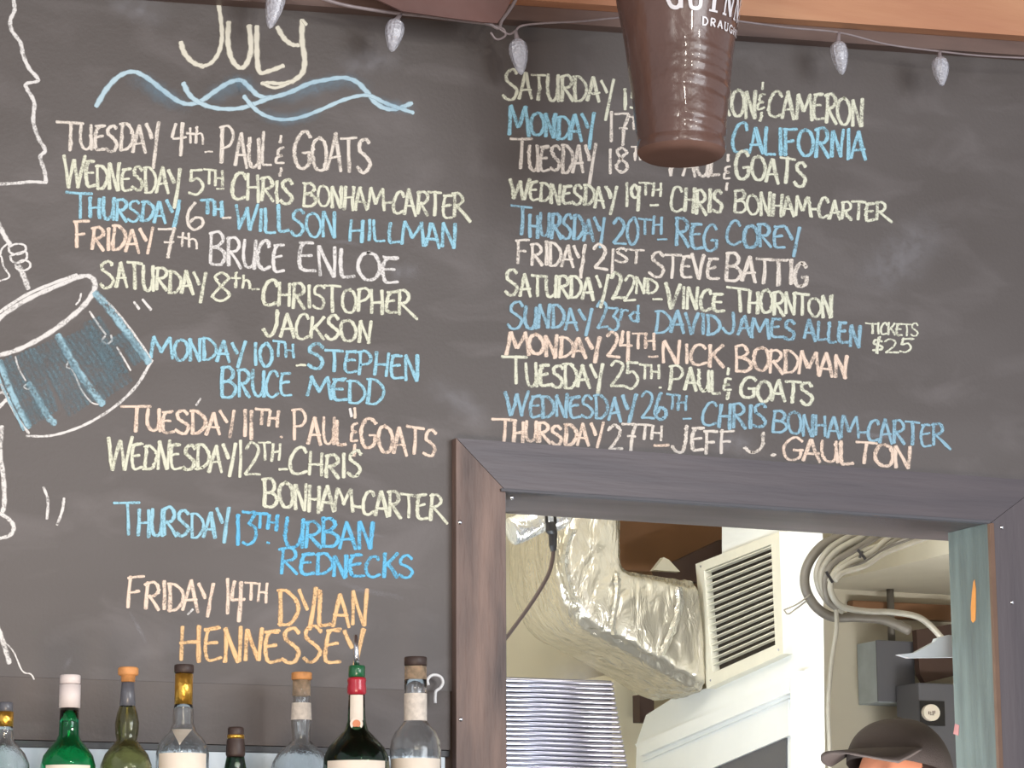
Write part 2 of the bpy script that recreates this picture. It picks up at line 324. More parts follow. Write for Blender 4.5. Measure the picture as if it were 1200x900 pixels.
# ------------------------------------------------------------------ chalk writing
G = {
'A': [[(0,0),(.42,1)],[(.42,1),(.62,.5),(.85,-.02)],[(.1,.33),(.78,.36)]],
'B': [[(.12,1),(.08,0)],['s',(.02,.98),(.5,1.02),(.72,.8),(.5,.58),(.12,.52)],['s',(.12,.52),(.6,.5),(.85,.28),(.6,.02),(.05,0)]],
'C': [['s',(.82,.8),(.66,1),(.35,.92),(.08,.5),(.14,.12),(.42,0),(.85,.14)]],
'D': [[(.15,1),(.12,0)],['s',(.0,.98),(.45,.98),(.86,.68),(.85,.35),(.5,.05),(.05,0)]],
'E': [['s',(.72,.98),(.3,.94),(.12,.6),(.12,.2),(.3,.02),(.85,.08)],[(.14,.52),(.66,.58)],[(.12,.95),(.78,1)]],
'F': [[(.14,.98),(.1,0)],[(0,.95),(.85,1)],[(.12,.5),(.62,.55)]],
'G': [['s',(.85,.85),(.62,1),(.3,.9),(.06,.5),(.16,.1),(.45,0),(.78,.15),(.8,.42)],[(.5,.42),(.9,.45)]],
'H': [[(.12,1),(.08,0)],[(.78,1),(.75,-.02)],[(.08,.48),(.8,.52)]],
'I': [[(.5,1),(.5,0)]],
'J': [['s',(.7,1),(.68,.4),(.5,.04),(.22,.02),(.0,.22)]],
'K': [[(.12,1),(.1,0)],[(.8,1),(.15,.45)],[(.3,.55),(.85,.0)]],
'L': [['s',(.15,1),(.12,.5),(.15,.06),(.4,.02),(.8,.06)]],
'M': [[(.02,0),(.16,1)],[(.16,1),(.45,.3)],[(.45,.3),(.8,1)],[(.8,1),(.92,0)]],
'N': [[(.1,0),(.12,1)],[(.12,1),(.72,.0)],[(.72,0),(.8,1.05)]],
'O': [['s',(.5,1),(.15,.85),(.05,.4),(.3,.02),(.7,.08),(.88,.5),(.7,.9),(.42,.98)]],
'P': [[(.14,1),(.1,0)],['s',(.0,.96),(.5,1.02),(.8,.8),(.6,.52),(.12,.42)]],
'R': [[(.14,1),(.1,0)],['s',(.0,.96),(.5,1.03),(.78,.8),(.58,.56),(.14,.48)],[(.25,.5),(.85,-.02)]],
'S': [['s',(.78,.86),(.55,1),(.22,.9),(.18,.66),(.5,.5),(.78,.3),(.6,.04),(.28,.0),(.02,.12)]],
'T': [[(.45,1),(.42,0)],[(-.05,1),(.95,1.0)]],
'U': [['s',(.1,1),(.08,.4),(.25,.04),(.55,.04),(.75,.3),(.8,1)],[(.8,.6),(.82,0)]],
'V': [[(.02,1),(.42,0)],[(.42,0),(.85,1)]],
'W': [[(0,1),(.2,0)],[(.2,0),(.48,.9)],[(.48,.9),(.66,0)],[(.66,0),(.96,1.05)]],
'Y': [[(.02,1),(.42,.48)],[(.9,1.06),(.55,-.05)]],
'0': [['s',(.5,1),(.15,.75),(.1,.3),(.4,0),(.75,.2),(.82,.65),(.55,1)]],
'1': [[(.5,1.02),(.46,0)]],
'2': [['s',(.05,.82),(.35,1.02),(.75,.85),(.6,.5),(.08,.02)],[(.08,.02),(.9,.06)]],
'3': [['s',(.05,.98),(.45,.98),(.8,.95),(.42,.6)],['s',(.42,.6),(.8,.45),(.78,.12),(.4,-.02),(.05,.08)]],
'4': [[(.2,1),(.02,.5)],[(.02,.48),(.85,.5)],[(.6,1.02),(.55,-.15)]],
'5': [[(.25,1),(.85,1.02)],[(.25,1),(.18,.58)],['s',(.18,.58),(.6,.66),(.82,.36),(.5,.04),(.05,.1)]],
'6': [['s',(.45,1.05),(.15,.65),(.08,.2),(.4,-.02),(.75,.15),(.72,.42),(.4,.48),(.15,.25)]],
'7': [[(.02,.98),(.85,1)],['s',(.85,1),(.6,.5),(.5,-.1)],[(.3,.5),(.8,.52)]],
'8': [['s',(.75,.85),(.45,1),(.18,.82),(.45,.55),(.8,.25),(.5,0),(.15,.2),(.45,.52),(.75,.8)]],
'9': [['s',(.75,.75),(.45,1),(.15,.8),(.25,.5),(.65,.5),(.78,.85)],[(.78,.95),(.62,-.15)]],
't': [[(.45,1),(.42,0)],[(.05,.62),(.85,.66)]],
'h': [[(.15,1),(.12,0)],['s',(.14,.5),(.5,.62),(.75,.4),(.78,0)]],
'r': [[(.2,.6),(.2,0)],['s',(.2,.45),(.5,.62),(.8,.55)]],
'd': [[(.75,1),(.78,0)],['s',(.75,.5),(.4,.58),(.1,.25),(.4,.0),(.75,.15)]],
'-': [[(.1,.35),(.9,.38)]],
'.': [[(.4,.02),(.6,.02)]],
'&': [['s',(.75,.7),(.35,.66),(.3,.5),(.6,.46),(.25,.42),(.2,.22),(.75,.25)],[(.55,1.1),(.52,.88)],[(.5,.1),(.42,-.18)]],
'$': [['s',(.8,.8),(.4,.9),(.25,.65),(.7,.45),(.7,.2),(.15,.12)],[(.6,1.1),(.4,-.1)]],
}
WID = {'I':.42,'M':1.25,'W':1.3,'1':.42,'.':.35,'J':.8,'L':.8,'-':.55,'T':.95,'O':1.0,'&':.7,'E':.85,'F':.85}
ZO = [0.0]
def stroke_px(bm, uvl, pts, width, proj, norm=False):
    """flat chalk stroke; pts are image points on the board, the ribbon lies on the board's face"""
    n = len(pts)
    if n < 2: return
    d0 = (pts[1]-pts[0]).normalized(); d1 = (pts[-1]-pts[-2]).normalized()
    pts = [pts[0]-d0*width*.28]+pts+[pts[-1]+d1*width*.28]; n += 2
    ZO[0] += 1.5e-6; y = -.0004-(ZO[0]%.0009)
    vs = []; L = 0; us = []
    for i, p in enumerate(pts):
        t = (pts[min(i+1, n-1)]-pts[max(i-1, 0)]); t = t.normalized() if t.length > 1e-6 else d0
        nn = Vector((-t.y, t.x)); wd = width*.5*(.88+.34*abs(t.y))*(1.24 if width < 6 else 1)*(.62 if i in (0, n-1) else 1.0)*(1+.12*math.sin(i*1.7+n))
        if i: L += (pts[i]-pts[i-1]).length
        us.append(L/20)
        vs.append((bm.verts.new(proj(p+nn*wd, y)), bm.verts.new(proj(p-nn*wd, y))))
    if norm: us = [q/us[-1] for q in us]
    for i in range(n-1):
        f = bm.faces.new((vs[i][0], vs[i][1], vs[i+1][1], vs[i+1][0]))
        for lp, uvv in zip(f.loops, ((us[i], 1), (us[i], 0), (us[i+1], 0), (us[i+1], 1))): lp[uvl].uv = uvv
projb = lambda p, y: P(p.x, p.y, y)
def word(bm, uvl, txt, x0, x1, tl, bl, tr, br, wpx=3.6, cap=.17, desc=.0):
    ws = [WID.get(c, .9 if c.isupper() else .8) for c in txt]; tot = sum(ws); u = 0
    if cap and len(txt) > 3: ws[0] *= 1.2; tot = sum(ws)
    for i, c in enumerate(txt):
        a, b = (u-.04)/tot, (u+ws[i]*1.04)/tot; u += ws[i]
        jy, js, sl = rnd.uniform(-.06, .06), rnd.uniform(.92, 1.08), rnd.uniform(-.07, .09)
        for s in G[c]:
            sm = s[0] == 's'; q = s[1:] if sm else s
            pp = []
            for gx, gy in q:
                if i == 0 and cap and len(txt) > 3: gy = gy*(1+cap)
                if c == 'T' and i == 0 and len(txt) > 4 and gy > .9 and abs(gx-.45) > .2: gx = gx-.28 if gx < .4 else gx+.15
                if c == 'Y' and i == len(txt)-1 and gy < 0: gy -= desc; gx -= desc*.25
                if c == 'R' and i == len(txt)-1 and gy < 0: gx += .45; gy -= .1
                gx += rnd.uniform(-.035, .035)+sl*gy; gy = gy*js+jy+rnd.uniform(-.03, .03)
                k = a+(b-a)*gx; top = tl+(tr-tl)*k; bot = bl+(br-bl)*k
                pp.append(Vector((x0+(x1-x0)*k, bot+(top-bot)*gy)))
            if sm: pp = catmull(pp, 5)
            else:
                m_ = (pp[0]+pp[-1])/2+Vector((rnd.uniform(-.7, .7), rnd.uniform(-.6, .6)))
                if len(pp) == 2: pp = [pp[0], pp[0].lerp(m_, .5), m_, m_.lerp(pp[1], .5), pp[1]]
            stroke_px(bm, uvl, pp, wpx*rnd.uniform(.85, 1.15), projb)
            if rnd.random() < .3: stroke_px(bm, uvl, [v+Vector((rnd.uniform(-1.8, 1.8), rnd.uniform(-1, 1))) for v in pp], wpx*.7, projb)
CH = {
 'pink': chalk('chalk_pinkish_white', lin(240, 232, 222)), 'yellow': chalk('chalk_pale_yellow', lin(236, 238, 218)),
 'blue': chalk('chalk_light_blue', lin(168, 220, 240)), 'bright': chalk('chalk_bright_blue', lin(120, 205, 248)), 'dull': chalk('chalk_dull_blue', lin(160, 200, 220)),
 'peach': chalk('chalk_peach', lin(250, 228, 210)), 'orange': chalk('chalk_orange', lin(255, 212, 160)), 'white': chalk('chalk_white', lin(240, 238, 236)),
 'teal': chalk('chalk_grey_teal', lin(168, 206, 222), .34, .6, 240),
}
def line(label, runs):
    """one chalk line of the list: an Empty under the board, every word on it a sub-part"""
    e = empty('chalk_line', (0, 0, 0)); e.parent = cb; e['label'] = label
    for colr, ws in runs:
        for wd in ws:
            bm = bmesh.new(); uvl = bm.loops.layers.uv.new('UVMap'); word(bm, uvl, *wd[:7], **(wd[7] if len(wd) > 7 else {}))
            me = bpy.data.meshes.new('chalk_word'); bm.to_mesh(me); bm.free(); me.transform(Matrix.Translation(-cb.location)); me.materials.append(CH[colr])
            o = bpy.data.objects.new('chalk_word', me); COL.objects.link(o); o.parent = e
S_ = dict(wpx=2.9, cap=0); N_ = dict(wpx=3.4, cap=0)
def D_(d): return dict(desc=d)
line('pinkish white chalk line for Tuesday 4th', [('pink', [('TUESDAY',74,188,146,174,149,180,D_(.5)),('4',202,220,148,180,148,180,N_),('th',219,240,148,166,151,170,S_),('-',240,250,170,182,170,182,S_),('PAUL',258,320,154,190,160,197),('&',322,336,160,198,160,198,S_),('GOATS',345,437,158,198,160,202)])])
line('pale yellow chalk line for Wednesday 5th', [('yellow', [('WEDNESDAY',75,213,188,217,200,228,D_(.6)),('5',221,241,199,228,199,229,N_),('TH',240,263,198,215,200,217,S_),('-',254,263,214,226,214,226,S_),('CHRIS',271,345,203,232,213,240,dict(cap=.05)),('BONHAM-CARTER',355,546,215,240,227,256,dict(cap=.1,wpx=3.4))])])
line('light blue chalk line for Thursday 6th', [('blue', [('THURSDAY',86,211,230,254,238,262,D_(.3)),('TH',238,263,235,250,236,253,dict(wpx=3.6,cap=0)),('WILLSON',276,396,240,267,250,280,dict(cap=0)),('HILLMAN',409,537,256,281,265,291,dict(cap=0))]),('pink',[('6',219,243,238,268,238,268,N_),('-',260,271,248,260,248,260,S_)])])
line('peach and white chalk line for Friday 7th', [('peach', [('FRIDAY',88,181,264,290,268,295,D_(.1))]),('pink',[('7',187,208,268,296,268,298,N_),('th',208,233,272,286,274,292,S_)]),('white',[('BRUCE',246,335,277,307,284,319,dict(cap=.2)),('ENLOE',350,470,287,319,300,333,dict(cap=0,wpx=3.8))])])
line('pale yellow chalk words for Saturday 8th', [('yellow', [('SATURDAY',118,243,307,336,321,345,D_(.3)),('8',247,273,318,351,318,351,N_),('th',272,295,319,336,322,338,S_),('-',295,305,332,344,332,344,S_),('CHRISTOPHER',307,483,329,358,343,370,dict(cap=.1)),('JACKSON',310,437,365,394,377,402,dict(cap=.05))])])
line('light blue chalk words for Monday 10th', [('blue', [('MONDAY',176,287,397,419,401,426,D_(.2)),('10',296,322,402,430,402,428,N_),('TH',321,347,401,417,403,419,S_),('STEPHEN',361,493,407,432,417,446),('BRUCE',259,344,433,463,436,466,dict(cap=.05)),('MEDD',361,450,443,464,448,477,dict(cap=0))]),('yellow',[('-',347,359,420,432,420,432,S_)])])
line('peach chalk line for Tuesday 11th', [('peach', [('TUESDAY',150,277,480,505,482,509,D_(.1)),('11',284,299,482,513,480,513,dict(cap=0,wpx=3.8)),('TH',300,328,480,496,482,500,dict(wpx=3.4,cap=0)),('.',326,334,496,512,496,512,S_),('PAUL',343,408,486,517,495,524),('&',410,422,480,525,480,525,S_),('GOATS',423,513,494,526,503,535)])])
line('pale yellow chalk words for Wednesday 12th', [('yellow', [('WEDNESDAY',127,277,519,549,522,552,D_(.2)),('12',277,306,520,558,520,559,N_),('TH',305,330,520,540,520,538,S_),('-',326,337,543,555,543,555,S_),('CHRIS',340,426,527,556,533,560,dict(cap=.05)),('BONHAM-CARTER',309,519,564,593,583,610,dict(cap=.1))])])
line('light blue chalk words for Thursday 13th', [('blue', [('THURSDAY',142,270,596,626,600,630,D_(.2))]),('bright',[('13',275,302,604,640,602,638,dict(cap=0,wpx=3.8)),('TH',298,327,602,618,604,622,dict(wpx=3.6,cap=0)),('.',309,320,620,636,620,636,S_),('URBAN',333,440,607,640,614,642,dict(cap=.05,wpx=3.9)),('REDNECKS',328,488,649,672,652,678,dict(wpx=3.9))])])
line('peach and orange chalk words for Friday 14th', [('peach', [('FRIDAY',149,252,682,712,684,718,D_(.1)),('14',263,288,682,720,682,722,dict(cap=0,wpx=4)),('TH',288,315,683,702,685,706,S_)]),('orange',[('DYLAN',327,432,693,732,694,734,dict(cap=.05,wpx=4)),('HENNESSEY',211,426,736,774,738,778,dict(cap=.1,wpx=4.2,desc=.05))])])
line('pale yellow chalk line for the topmost Saturday, half hidden by the pint', [('yellow', [('SATURDAY',590,720,86,116,92,119,D_(.75)),('15',728,758,104,128,104,128,N_),('RON',842,888,105,135,107,138,dict(cap=0)),('&',886,899,100,138,100,138,S_),('CAMERON',900,1013,108,136,115,147,dict(cap=.05))])])
line('blue chalk line for Monday 17th', [('blue', [('MONDAY',597,698,130,157,136,165,dict(cap=.2,wpx=4.1,desc=.3)),('CALIFORNIA',857,1016,146,177,156,188,dict(cap=.05))]),('pink',[('17',712,739,132,163,134,168,N_),('T',738,750,138,152,138,152,S_)])])
line('pinkish white chalk line for Tuesday 18th', [('pink', [('TUESDAY',603,698,170,199,172,205,D_(.3)),('18',711,738,175,203,175,203,N_),('TH',740,760,172,186,173,188,S_),('PAUL',785,846,181,206,181,208,dict(cap=0)),('&',847,858,185,218,185,218,S_)]),('yellow',[('GOATS',862,947,179,210,190,217,dict(cap=.05))])])
line('pale yellow chalk line for Wednesday 19th', [('yellow', [('WEDNESDAY',598,723,212,233,220,244,D_(.4)),('19',731,753,215,243,217,244,N_),('TH',751,777,214,229,216,230,S_),('-',761,772,234,244,234,244,S_),('CHRIS',786,849,219,246,222,251,dict(cap=.05)),('BONHAM-CARTER',860,1040,224,249,238,259,dict(cap=.05,wpx=3.3))])])
line('dull blue chalk line for Thursday 20th', [('dull', [('THURSDAY',604,710,248,275,256,282,D_(.25)),('20',719,750,252,284,256,286,N_),('TH',750,778,255,274,256,275,S_),('-',770,783,273,285,273,285,S_),('REG',792,843,257,287,263,294,dict(cap=0)),('COREY',851,938,260,287,268,294,dict(cap=.05,desc=.2))])])
line('pinkish white chalk line for Friday 21st', [('pink', [('FRIDAY',606,688,284,309,288,314,D_(.35)),('21',697,722,288,316,290,322,N_),('ST',722,755,291,306,293,310,S_),('STEVE',762,843,296,322,303,330,dict(cap=.15)),('BATTIG',850,948,301,329,307,336,dict(cap=.08,wpx=3.9))])])
line('pale yellow chalk line for Saturday 22nd', [('yellow', [('SATURDAY',592,712,320,345,326,351,D_(.4)),('22',717,746,322,352,322,352,N_),('ND',745,771,325,343,328,344,S_),('-',764,776,344,354,344,354,S_),('VINCE',779,850,335,360,343,365,dict(cap=.1)),('THORNTON',860,977,337,364,350,372,dict(cap=.1))])])
line('blue chalk line for Sunday 23rd with yellow ticket price', [('dull', [('SUNDAY',595,695,358,384,362,386,dict(cap=.25,desc=.2)),('23',700,727,358,386,358,386,N_),('rd',725,751,356,375,358,377,S_),('DAVID',767,845,364,390,371,393,dict(cap=.05)),('JAMES',848,934,368,391,376,398,dict(cap=.1)),('ALLEN',943,1010,374,396,382,406,dict(cap=0))]),('yellow',[('TICKETS',1018,1077,378,391,381,395,dict(wpx=2.3,cap=0)),('$25',1021,1070,397,412,397,414,dict(wpx=2.6,cap=0))])])
line('peach chalk line for Monday 24th', [('peach', [('MONDAY',593,705,392,414,396,420,dict(cap=.15,desc=.1,wpx=3.9)),('24',712,742,391,418,393,422,N_),('TH',742,770,391,407,392,410,S_),('-',760,772,410,422,410,422,S_),('NICK',776,850,402,424,404,430),('BORDMAN',862,995,407,433,418,443,dict(cap=.1))])])
line('pale yellow chalk line for Tuesday 25th', [('yellow', [('TUESDAY',597,708,424,450,428,456,D_(.2)),('25',715,750,424,452,426,455,N_),('TH',750,775,426,443,428,445,S_),('.',770,778,440,454,440,454,S_),('PAUL',784,847,432,456,436,461,dict(cap=.05)),('&',847,860,436,464,436,464,S_),('GOATS',867,955,442,466,448,475,dict(cap=.05))])])
line('dull blue chalk line for Wednesday 26th', [('dull', [('WEDNESDAY',593,745,462,487,464,492,D_(.15)),('26',752,784,460,490,462,494,N_),('TH',782,806,464,480,466,482,S_),('-',800,810,484,494,484,494,S_),('CHRIS',822,900,470,499,476,503,dict(cap=.05)),('BONHAM-CARTER',905,1108,481,506,499,524,dict(cap=.05,wpx=3.3))])])
line('peach and white chalk line for Thursday 27th, lowest of the right column', [('peach', [('THURSDAY',582,707,494,517,499,523,D_(.05)),('-',765,785,512,526,512,526,N_),('GAULTON',917,1070,512,538,523,548,dict(cap=.05))]),('pink',[('27',713,748,497,526,498,527,N_),('TH',748,778,497,513,499,517,S_),('JEFF',789,862,501,528,506,532,dict(cap=.25)),('J.',874,912,508,530,510,533,dict(cap=0))])])
# hand-drawn pieces
def drawing(label, colr, strokes, name='chalk_drawing', each=False):
    if each:
        for st_ in strokes: drawing(label, colr, [st_], name)
        return
    e = name == 'chalk_smear'
    bm = bmesh.new(); uvl = bm.loops.layers.uv.new('UVMap')
    for wd, pts in strokes: stroke_px(bm, uvl, catmull([Vector(p) for p in pts], 6), wd*(1.5 if e else 1), projb, e)
    me = bpy.data.meshes.new(name); bm.to_mesh(me); bm.free(); me.transform(Matrix.Translation(-cb.location)); me.materials.append(CH[colr])
    o = bpy.data.objects.new(name, me); COL.objects.link(o); o.parent = cb
    if label: o['label'] = label
CH['smear'] = chalk('chalk_smear_white', lin(200, 200, 208), .3, .9, 60, .34)
CH['smearblue'] = chalk('chalk_smear_blue', lin(150, 190, 215), .2, .7, 120, .30)
CH['softblue'] = chalk('chalk_soft_blue', lin(196, 222, 234), .05, .4, 300)
CH['title'] = chalk('chalk_cream_title', lin(232, 228, 212), .15, .42)
drawing('large cream chalk word JULY', 'title', [
  (7,[(212,50),(216,62),(226,73),(238,78)]),(4.5,[(236,78),(247,74),(256,62),(260,45),(259,25),(256,4)]),
  (5.5,[(268,26),(267,48),(271,68),(280,79),(288,76),(294,58),(292,30)]),(5.5,[(301,31),(301,60),(304,84),(316,83),(332,77)]),
  (5.5,[(325,32),(333,45),(342,52),(350,53)]),(7,[(354,24),(354,48),(357,70),(354,86),(342,96)]),(6.5,[(344,95),(330,98),(316,97),(307,98)]),(4,[(308,98),(322,103),(338,98)]),(3.5,[(355,24),(359,29)])])
drawing('light blue chalk waves under the title', 'softblue', [
  (7,[(113,124),(125,104),(140,89),(156,84),(172,91),(190,105),(208,118),(222,122),(236,118),(252,107),(268,97),(282,94),(292,102),(303,112),(318,114),(340,108),(362,98),(380,94),(402,91),(418,96),(430,108),(442,122),(456,128),(470,126),(482,121)]),
  (7,[(215,98),(222,111),(235,121),(255,127),(280,127),(300,121),(318,114)]),
  (6,[(286,113),(297,126),(310,135),(328,140),(350,138),(375,129),(400,118),(422,112),(436,113),(450,120),(466,126),(484,132)])])
drawing('smeared light blue chalk glow along the waves', 'smearblue', [
  (20,[(150,92),(172,98),(195,114),(222,124)]),(20,[(240,118),(270,102),(284,98),(300,112)]),(18,[(300,118),(340,112),(380,99),(415,96),(440,118)]),(16,[(300,130),(335,140),(380,128)]),(14,[(440,118),(465,125),(486,128)])], 'chalk_smear', True)
drawing('faint white chalk smears rubbed across the board', 'smear', [
  (34,[(130,0),(160,8),(195,20)]),(30,[(395,72),(430,74),(465,70)]),(7,[(385,675),(420,690),(460,698),(482,704)]),(5,[(395,622),(430,626),(458,630)]),(4,[(150,712),(162,736),(174,758)]),(5,[(380,283),(405,284),(425,288)]),
  (22,[(455,320),(475,318),(488,324)]),(5,[(73,790),(78,780),(84,770)]),(26,[(835,522),(860,520),(880,514)]),(18,[(760,532),(790,540),(812,542)]),(6,[(990,508),(1020,510),(1070,514)]),(50,[(1010,330),(1060,300),(1100,260)]),(46,[(985,590),(1060,596)]),(40,[(650,800),(700,790)]),
  (26,[(500,450),(540,470),(570,500)]),(5,[(1040,556),(1100,560),(1160,556)])], 'chalk_smear', True)
drawing('white chalk map outline at the left edge', 'white', [
  (4.2,[(15,-30),(16,0),(17,12),(12,24),(14,36),(24,50),(27,64),(34,80),(45,94),(31,98),(32,105),(40,120),(39,142),(45,162),(53,176),(47,184),(52,200),(54,214)]),(4.2,[(54,214),(35,213),(14,215),(-40,217)])])
drawing('white chalk hand and drumstick', 'white', [
  (5,[(-10,252),(-2,262),(5,276),(12,287)]),(5.5,[(22,312),(27,322),(33,338)]),
  (2.6,[(10,290),(18,286),(28,287),(30,293),(22,298),(12,296),(10,290)]),(2.6,[(12,300),(20,297),(30,295),(31,303),(22,308),(14,306),(12,300)]),(2.6,[(18,310),(26,305),(34,307),(35,313),(28,317),(20,315),(18,310)]),
  (2.2,[(8,286),(2,292),(0,300)]),(2.2,[(-14,318),(0,300),(4,312),(11,324),(0,329),(-14,332)])])
drawing('white chalk drum rim and shell outline', 'white', [
  (7,[(-60,420),(-20,395),(0,372),(30,352),(62,337),(95,324),(108,326),(111,338),(100,356),(80,374),(55,392),(25,408),(0,416),(-40,424)]),
  (4,[(-4,368),(30,346),(62,332),(90,322)]),(3.4,[(31,511),(55,511),(78,506),(105,495),(135,476),(160,452),(178,422)]),
  (2.6,[(114,345),(130,358),(150,382),(170,410),(178,424)]),(2.4,[(105,365),(115,380),(124,392)]),(2.4,[(123,394),(120,399),(125,403),(131,399),(130,393)]),(2.2,[(137,407),(146,422),(153,434)]),
  (2.2,[(95,344),(93,352),(89,357)]),(2.8,[(0,448),(10,470),(22,492),(34,508)]),(4,[(-10,468),(0,460),(8,462)]),(4,[(-8,486),(2,474),(10,466)]),
  (2,[(80,424),(78,430),(84,433),(88,440),(96,458),(108,472),(120,474)]),(2,[(18,418),(22,432),(30,446)]),(2,[(33,449),(28,453),(33,456),(37,452),(33,449)])])
drawing('teal and blue chalk shading on the drum', 'teal', [
  (10,[(112,344),(128,362),(146,386),(162,408),(174,424)]),(10,[(68,394),(78,412),(92,436),(108,458),(120,473)]),(9,[(34,450),(46,470),(56,488),(64,496)]),(8,[(0,424),(10,452),(22,478),(34,500)]),(3,[(-8,424),(4,456),(16,480),(28,504)])])
CH['hatch'] = chalk('chalk_hatching_teal', lin(126, 152, 164), .36, .66, 220, .62)
hs = []
for a, b, n_ in (((2,424),(36,498),3),((20,418),(50,490),4),((40,410),(82,486),6),((75,398),(122,466),7),((100,380),(132,446),4),((134,396),(158,426),3)):
    for k in range(n_):
        ox = k*5.2; hs.append((8, [(a[0]+ox, a[1]-k*2.5), ((a[0]+b[0])/2+ox+2, (a[1]+b[1])/2-k*3), (b[0]+ox, b[1]-k*3.4)]))
drawing('soft teal hatching on the drum shell', 'hatch', hs)
drawing('small white chalk movement marks', 'white', [
  (3,[(157,354),(163,362)]),(3,[(167,351),(177,363)]),(3,[(51,571),(56,586),(55,608)]),(3,[(75,584),(73,598),(67,615)]),(2.4,[(235,467),(230,475)]),(3,[(410,479),(412,488)]),(2.4,[(220,720),(226,714)]),
  (6,[(2,500),(0,530),(4,560),(5,590),(2,602)]),(4.5,[(0,602),(10,608),(16,617),(12,627),(0,631)]),(5,[(-6,728),(0,742),(6,760),(11,777)]),(1.8,[(5,752),(16,764),(26,786),(36,790),(40,796)])], 'chalk_mark', True)
# ------------------------------------------------------------------ string lights
def bulb_mat():
    m, n, l, b = new_mat('crystal_bulb_plastic')
    vo = n.new('ShaderNodeTexVoronoi'); vo.inputs['Scale'].default_value = 190
    tc = n.new('ShaderNodeTexCoord'); l.new(tc.outputs['Object'], vo.inputs['Vector'])
    bp = n.new('ShaderNodeBump'); bp.inputs['Strength'].default_value = .8; bp.inputs['Distance'].default_value = .003; l.new(vo.outputs['Distance'], bp.inputs['Height']); l.new(bp.outputs[0], b.inputs['Normal'])
    b.inputs['Base Color'].default_value = lin(225, 226, 236); b.inputs['Roughness'].default_value = .12; b.inputs['Transmission Weight'].default_value = .35; b.inputs['Coat Weight'].default_value = .6
    return m
M['bulb'] = bulb_mat(); M['wire'] = mat('clear_wire', lin(150, 138, 140), .35, scale=60)
YS = -.085
sl = empty('string_light', P(463, 16, YS)); tag(sl, 'string of faceted clear bulbs on pale wire along the top of the chalkboard', 'string lights')
def wire(pts, r=.0022, name='wire'): put(name, T(catmull([P(x, y, YS) for x, y in pts], 6), r, 8), M['wire'], sl, True)
wire([(250,-70),(300,-40),(326,-22),(360,-8),(400,5),(440,12),(470,16),(500,19),(540,24),(572,28),(584,33),(588,24),(598,10),(606,-4),(618,-30),(640,-60)], .0030)
wire([(575,38),(582,46),(592,42),(590,34),(580,30)], .0018)
wire([(584,33),(596,40),(604,36),(612,30),(640,27),(680,25),(720,21),(790,16),(860,24),(920,32),(983,38),(1040,52),(1100,60),(1160,66),(1260,70)], .0018)
for (tx, ty), (bx, by), stub in (((326,-14),(316,34),(326,-22)),((464,24),(459,61),(470,16)),((606,47),(611,88),(604,36)),((982,50),(987,88),(983,38)),((1101,68),(1104,101),(1101,60))):
    a, b = P(tx, ty, YS), P(bx, by, YS); ax = b-a; L = ax.length
    bm = bmesh.new(); prof = [(0,0),(.0085,.001),(.0125,.08),(.0142,.2),(.0145,.35),(.0122,.58),(.0082,.8),(.004,.95),(.0,1.0)]
    q = Vector((0,0,1)).rotation_difference(ax)
    rings = []
    for r, t in prof:
        rings.append([bm.verts.new(a+q @ Vector((r*(1+.05*(k%2))*math.cos(math.pi*k/8), r*(1+.05*(k%2))*math.sin(math.pi*k/8), t*L))) for k in range(16)])
    for r1, r2 in zip(rings, rings[1:]):
        for k in range(16): bm.faces.new((r1[k], r1[(k+1)%16], r2[(k+1)%16], r2[k]))
    bmesh.ops.remove_doubles(bm, verts=bm.verts[:], dist=1e-5)
    bl = put('bulb', bm, M['bulb'], sl)
    s = P(*stub, YS); put('socket', T([s, s.lerp(a, .5), a, a+ax*.05], [.003, .0035, .005, .0055], 10), M['wire'], sl, True)
# dark red pennant hanging at the top edge, its lower corner touching the wire
pts = [P(x, y, -.12) for x, y in ((415,-60),(430,-6),(472,13),(520,20),(566,26),(583,27),(592,14),(604,-10),(622,-60))]
M['pennant'] = mat('dark_red_brown_plastic', lin(104, 72, 66), .5, scale=8, var=.2, bump=.2, bscale=14)
pen = put('pennant', prism(bmesh.new(), pts, (0, .004, 0)), M['pennant'])
tag(pen, 'dark red-brown pennant hanging over the top of the chalkboard beside the wire knot', 'pennant')
# ------------------------------------------------------------------ hanging pint
YM = -.36
mz = lambda y: P(797, y, YM).z
mc = P(797, 100, YM); mpp = (mc-CAM).length/ray(797, 100).length*.99
prof_px = [(0,186),(30,186),(44,184.5),(50,180),(52.5,172),(54,160),(57,135),(60.5,100),(65,65),(70.5,30),(76.5,0),(81,-30),(85,-70),(87.5,-110),(88,-150),(87,-175)]
def m_r(y):
    for (r0, y0), (r1, y1) in zip(prof_px, prof_px[1:]):
        if y1 <= y <= y0 and y0 != y1: return (r0+(r1-r0)*(y-y0)/(y1-y0))*mpp*.975
    return prof_px[-1][0]*mpp
def crease(th, y):
    """puckers of the inflated skin, stronger on the side that faces right"""
    k = max(0, math.cos(th-(-math.pi/2+.62)))**2
    s = 0
    for y0, a, wd in ((22,.8,3),(72,.7,3),(82,.6,2.6),(92,.7,2.6),(106,1.9,3.6),(116,-1.0,3),(150,1.5,4),(158,-1.2,4)):
        s += a*math.exp(-((y-y0-6*math.sin(th*1.3))/wd)**2)
    return s*k*mpp*.9 + mpp*.5*math.sin(3*th+y*.05)*math.sin(y*.045)
hp = empty('hanging_pint', (mc.x, YM, mz(186))); tag(hp, 'large hanging plastic pint of dark stout in front of the chalkboard', 'bar decoration')
bm = bmesh.new(); SEG = 96; rings = []
ys = [186,186,185.5,184.5,182,178,172]+[170-2.2*i for i in range(1, 112)]
rs0 = [0, 30, 40, 45, 49.5, 51.8, 52.8]
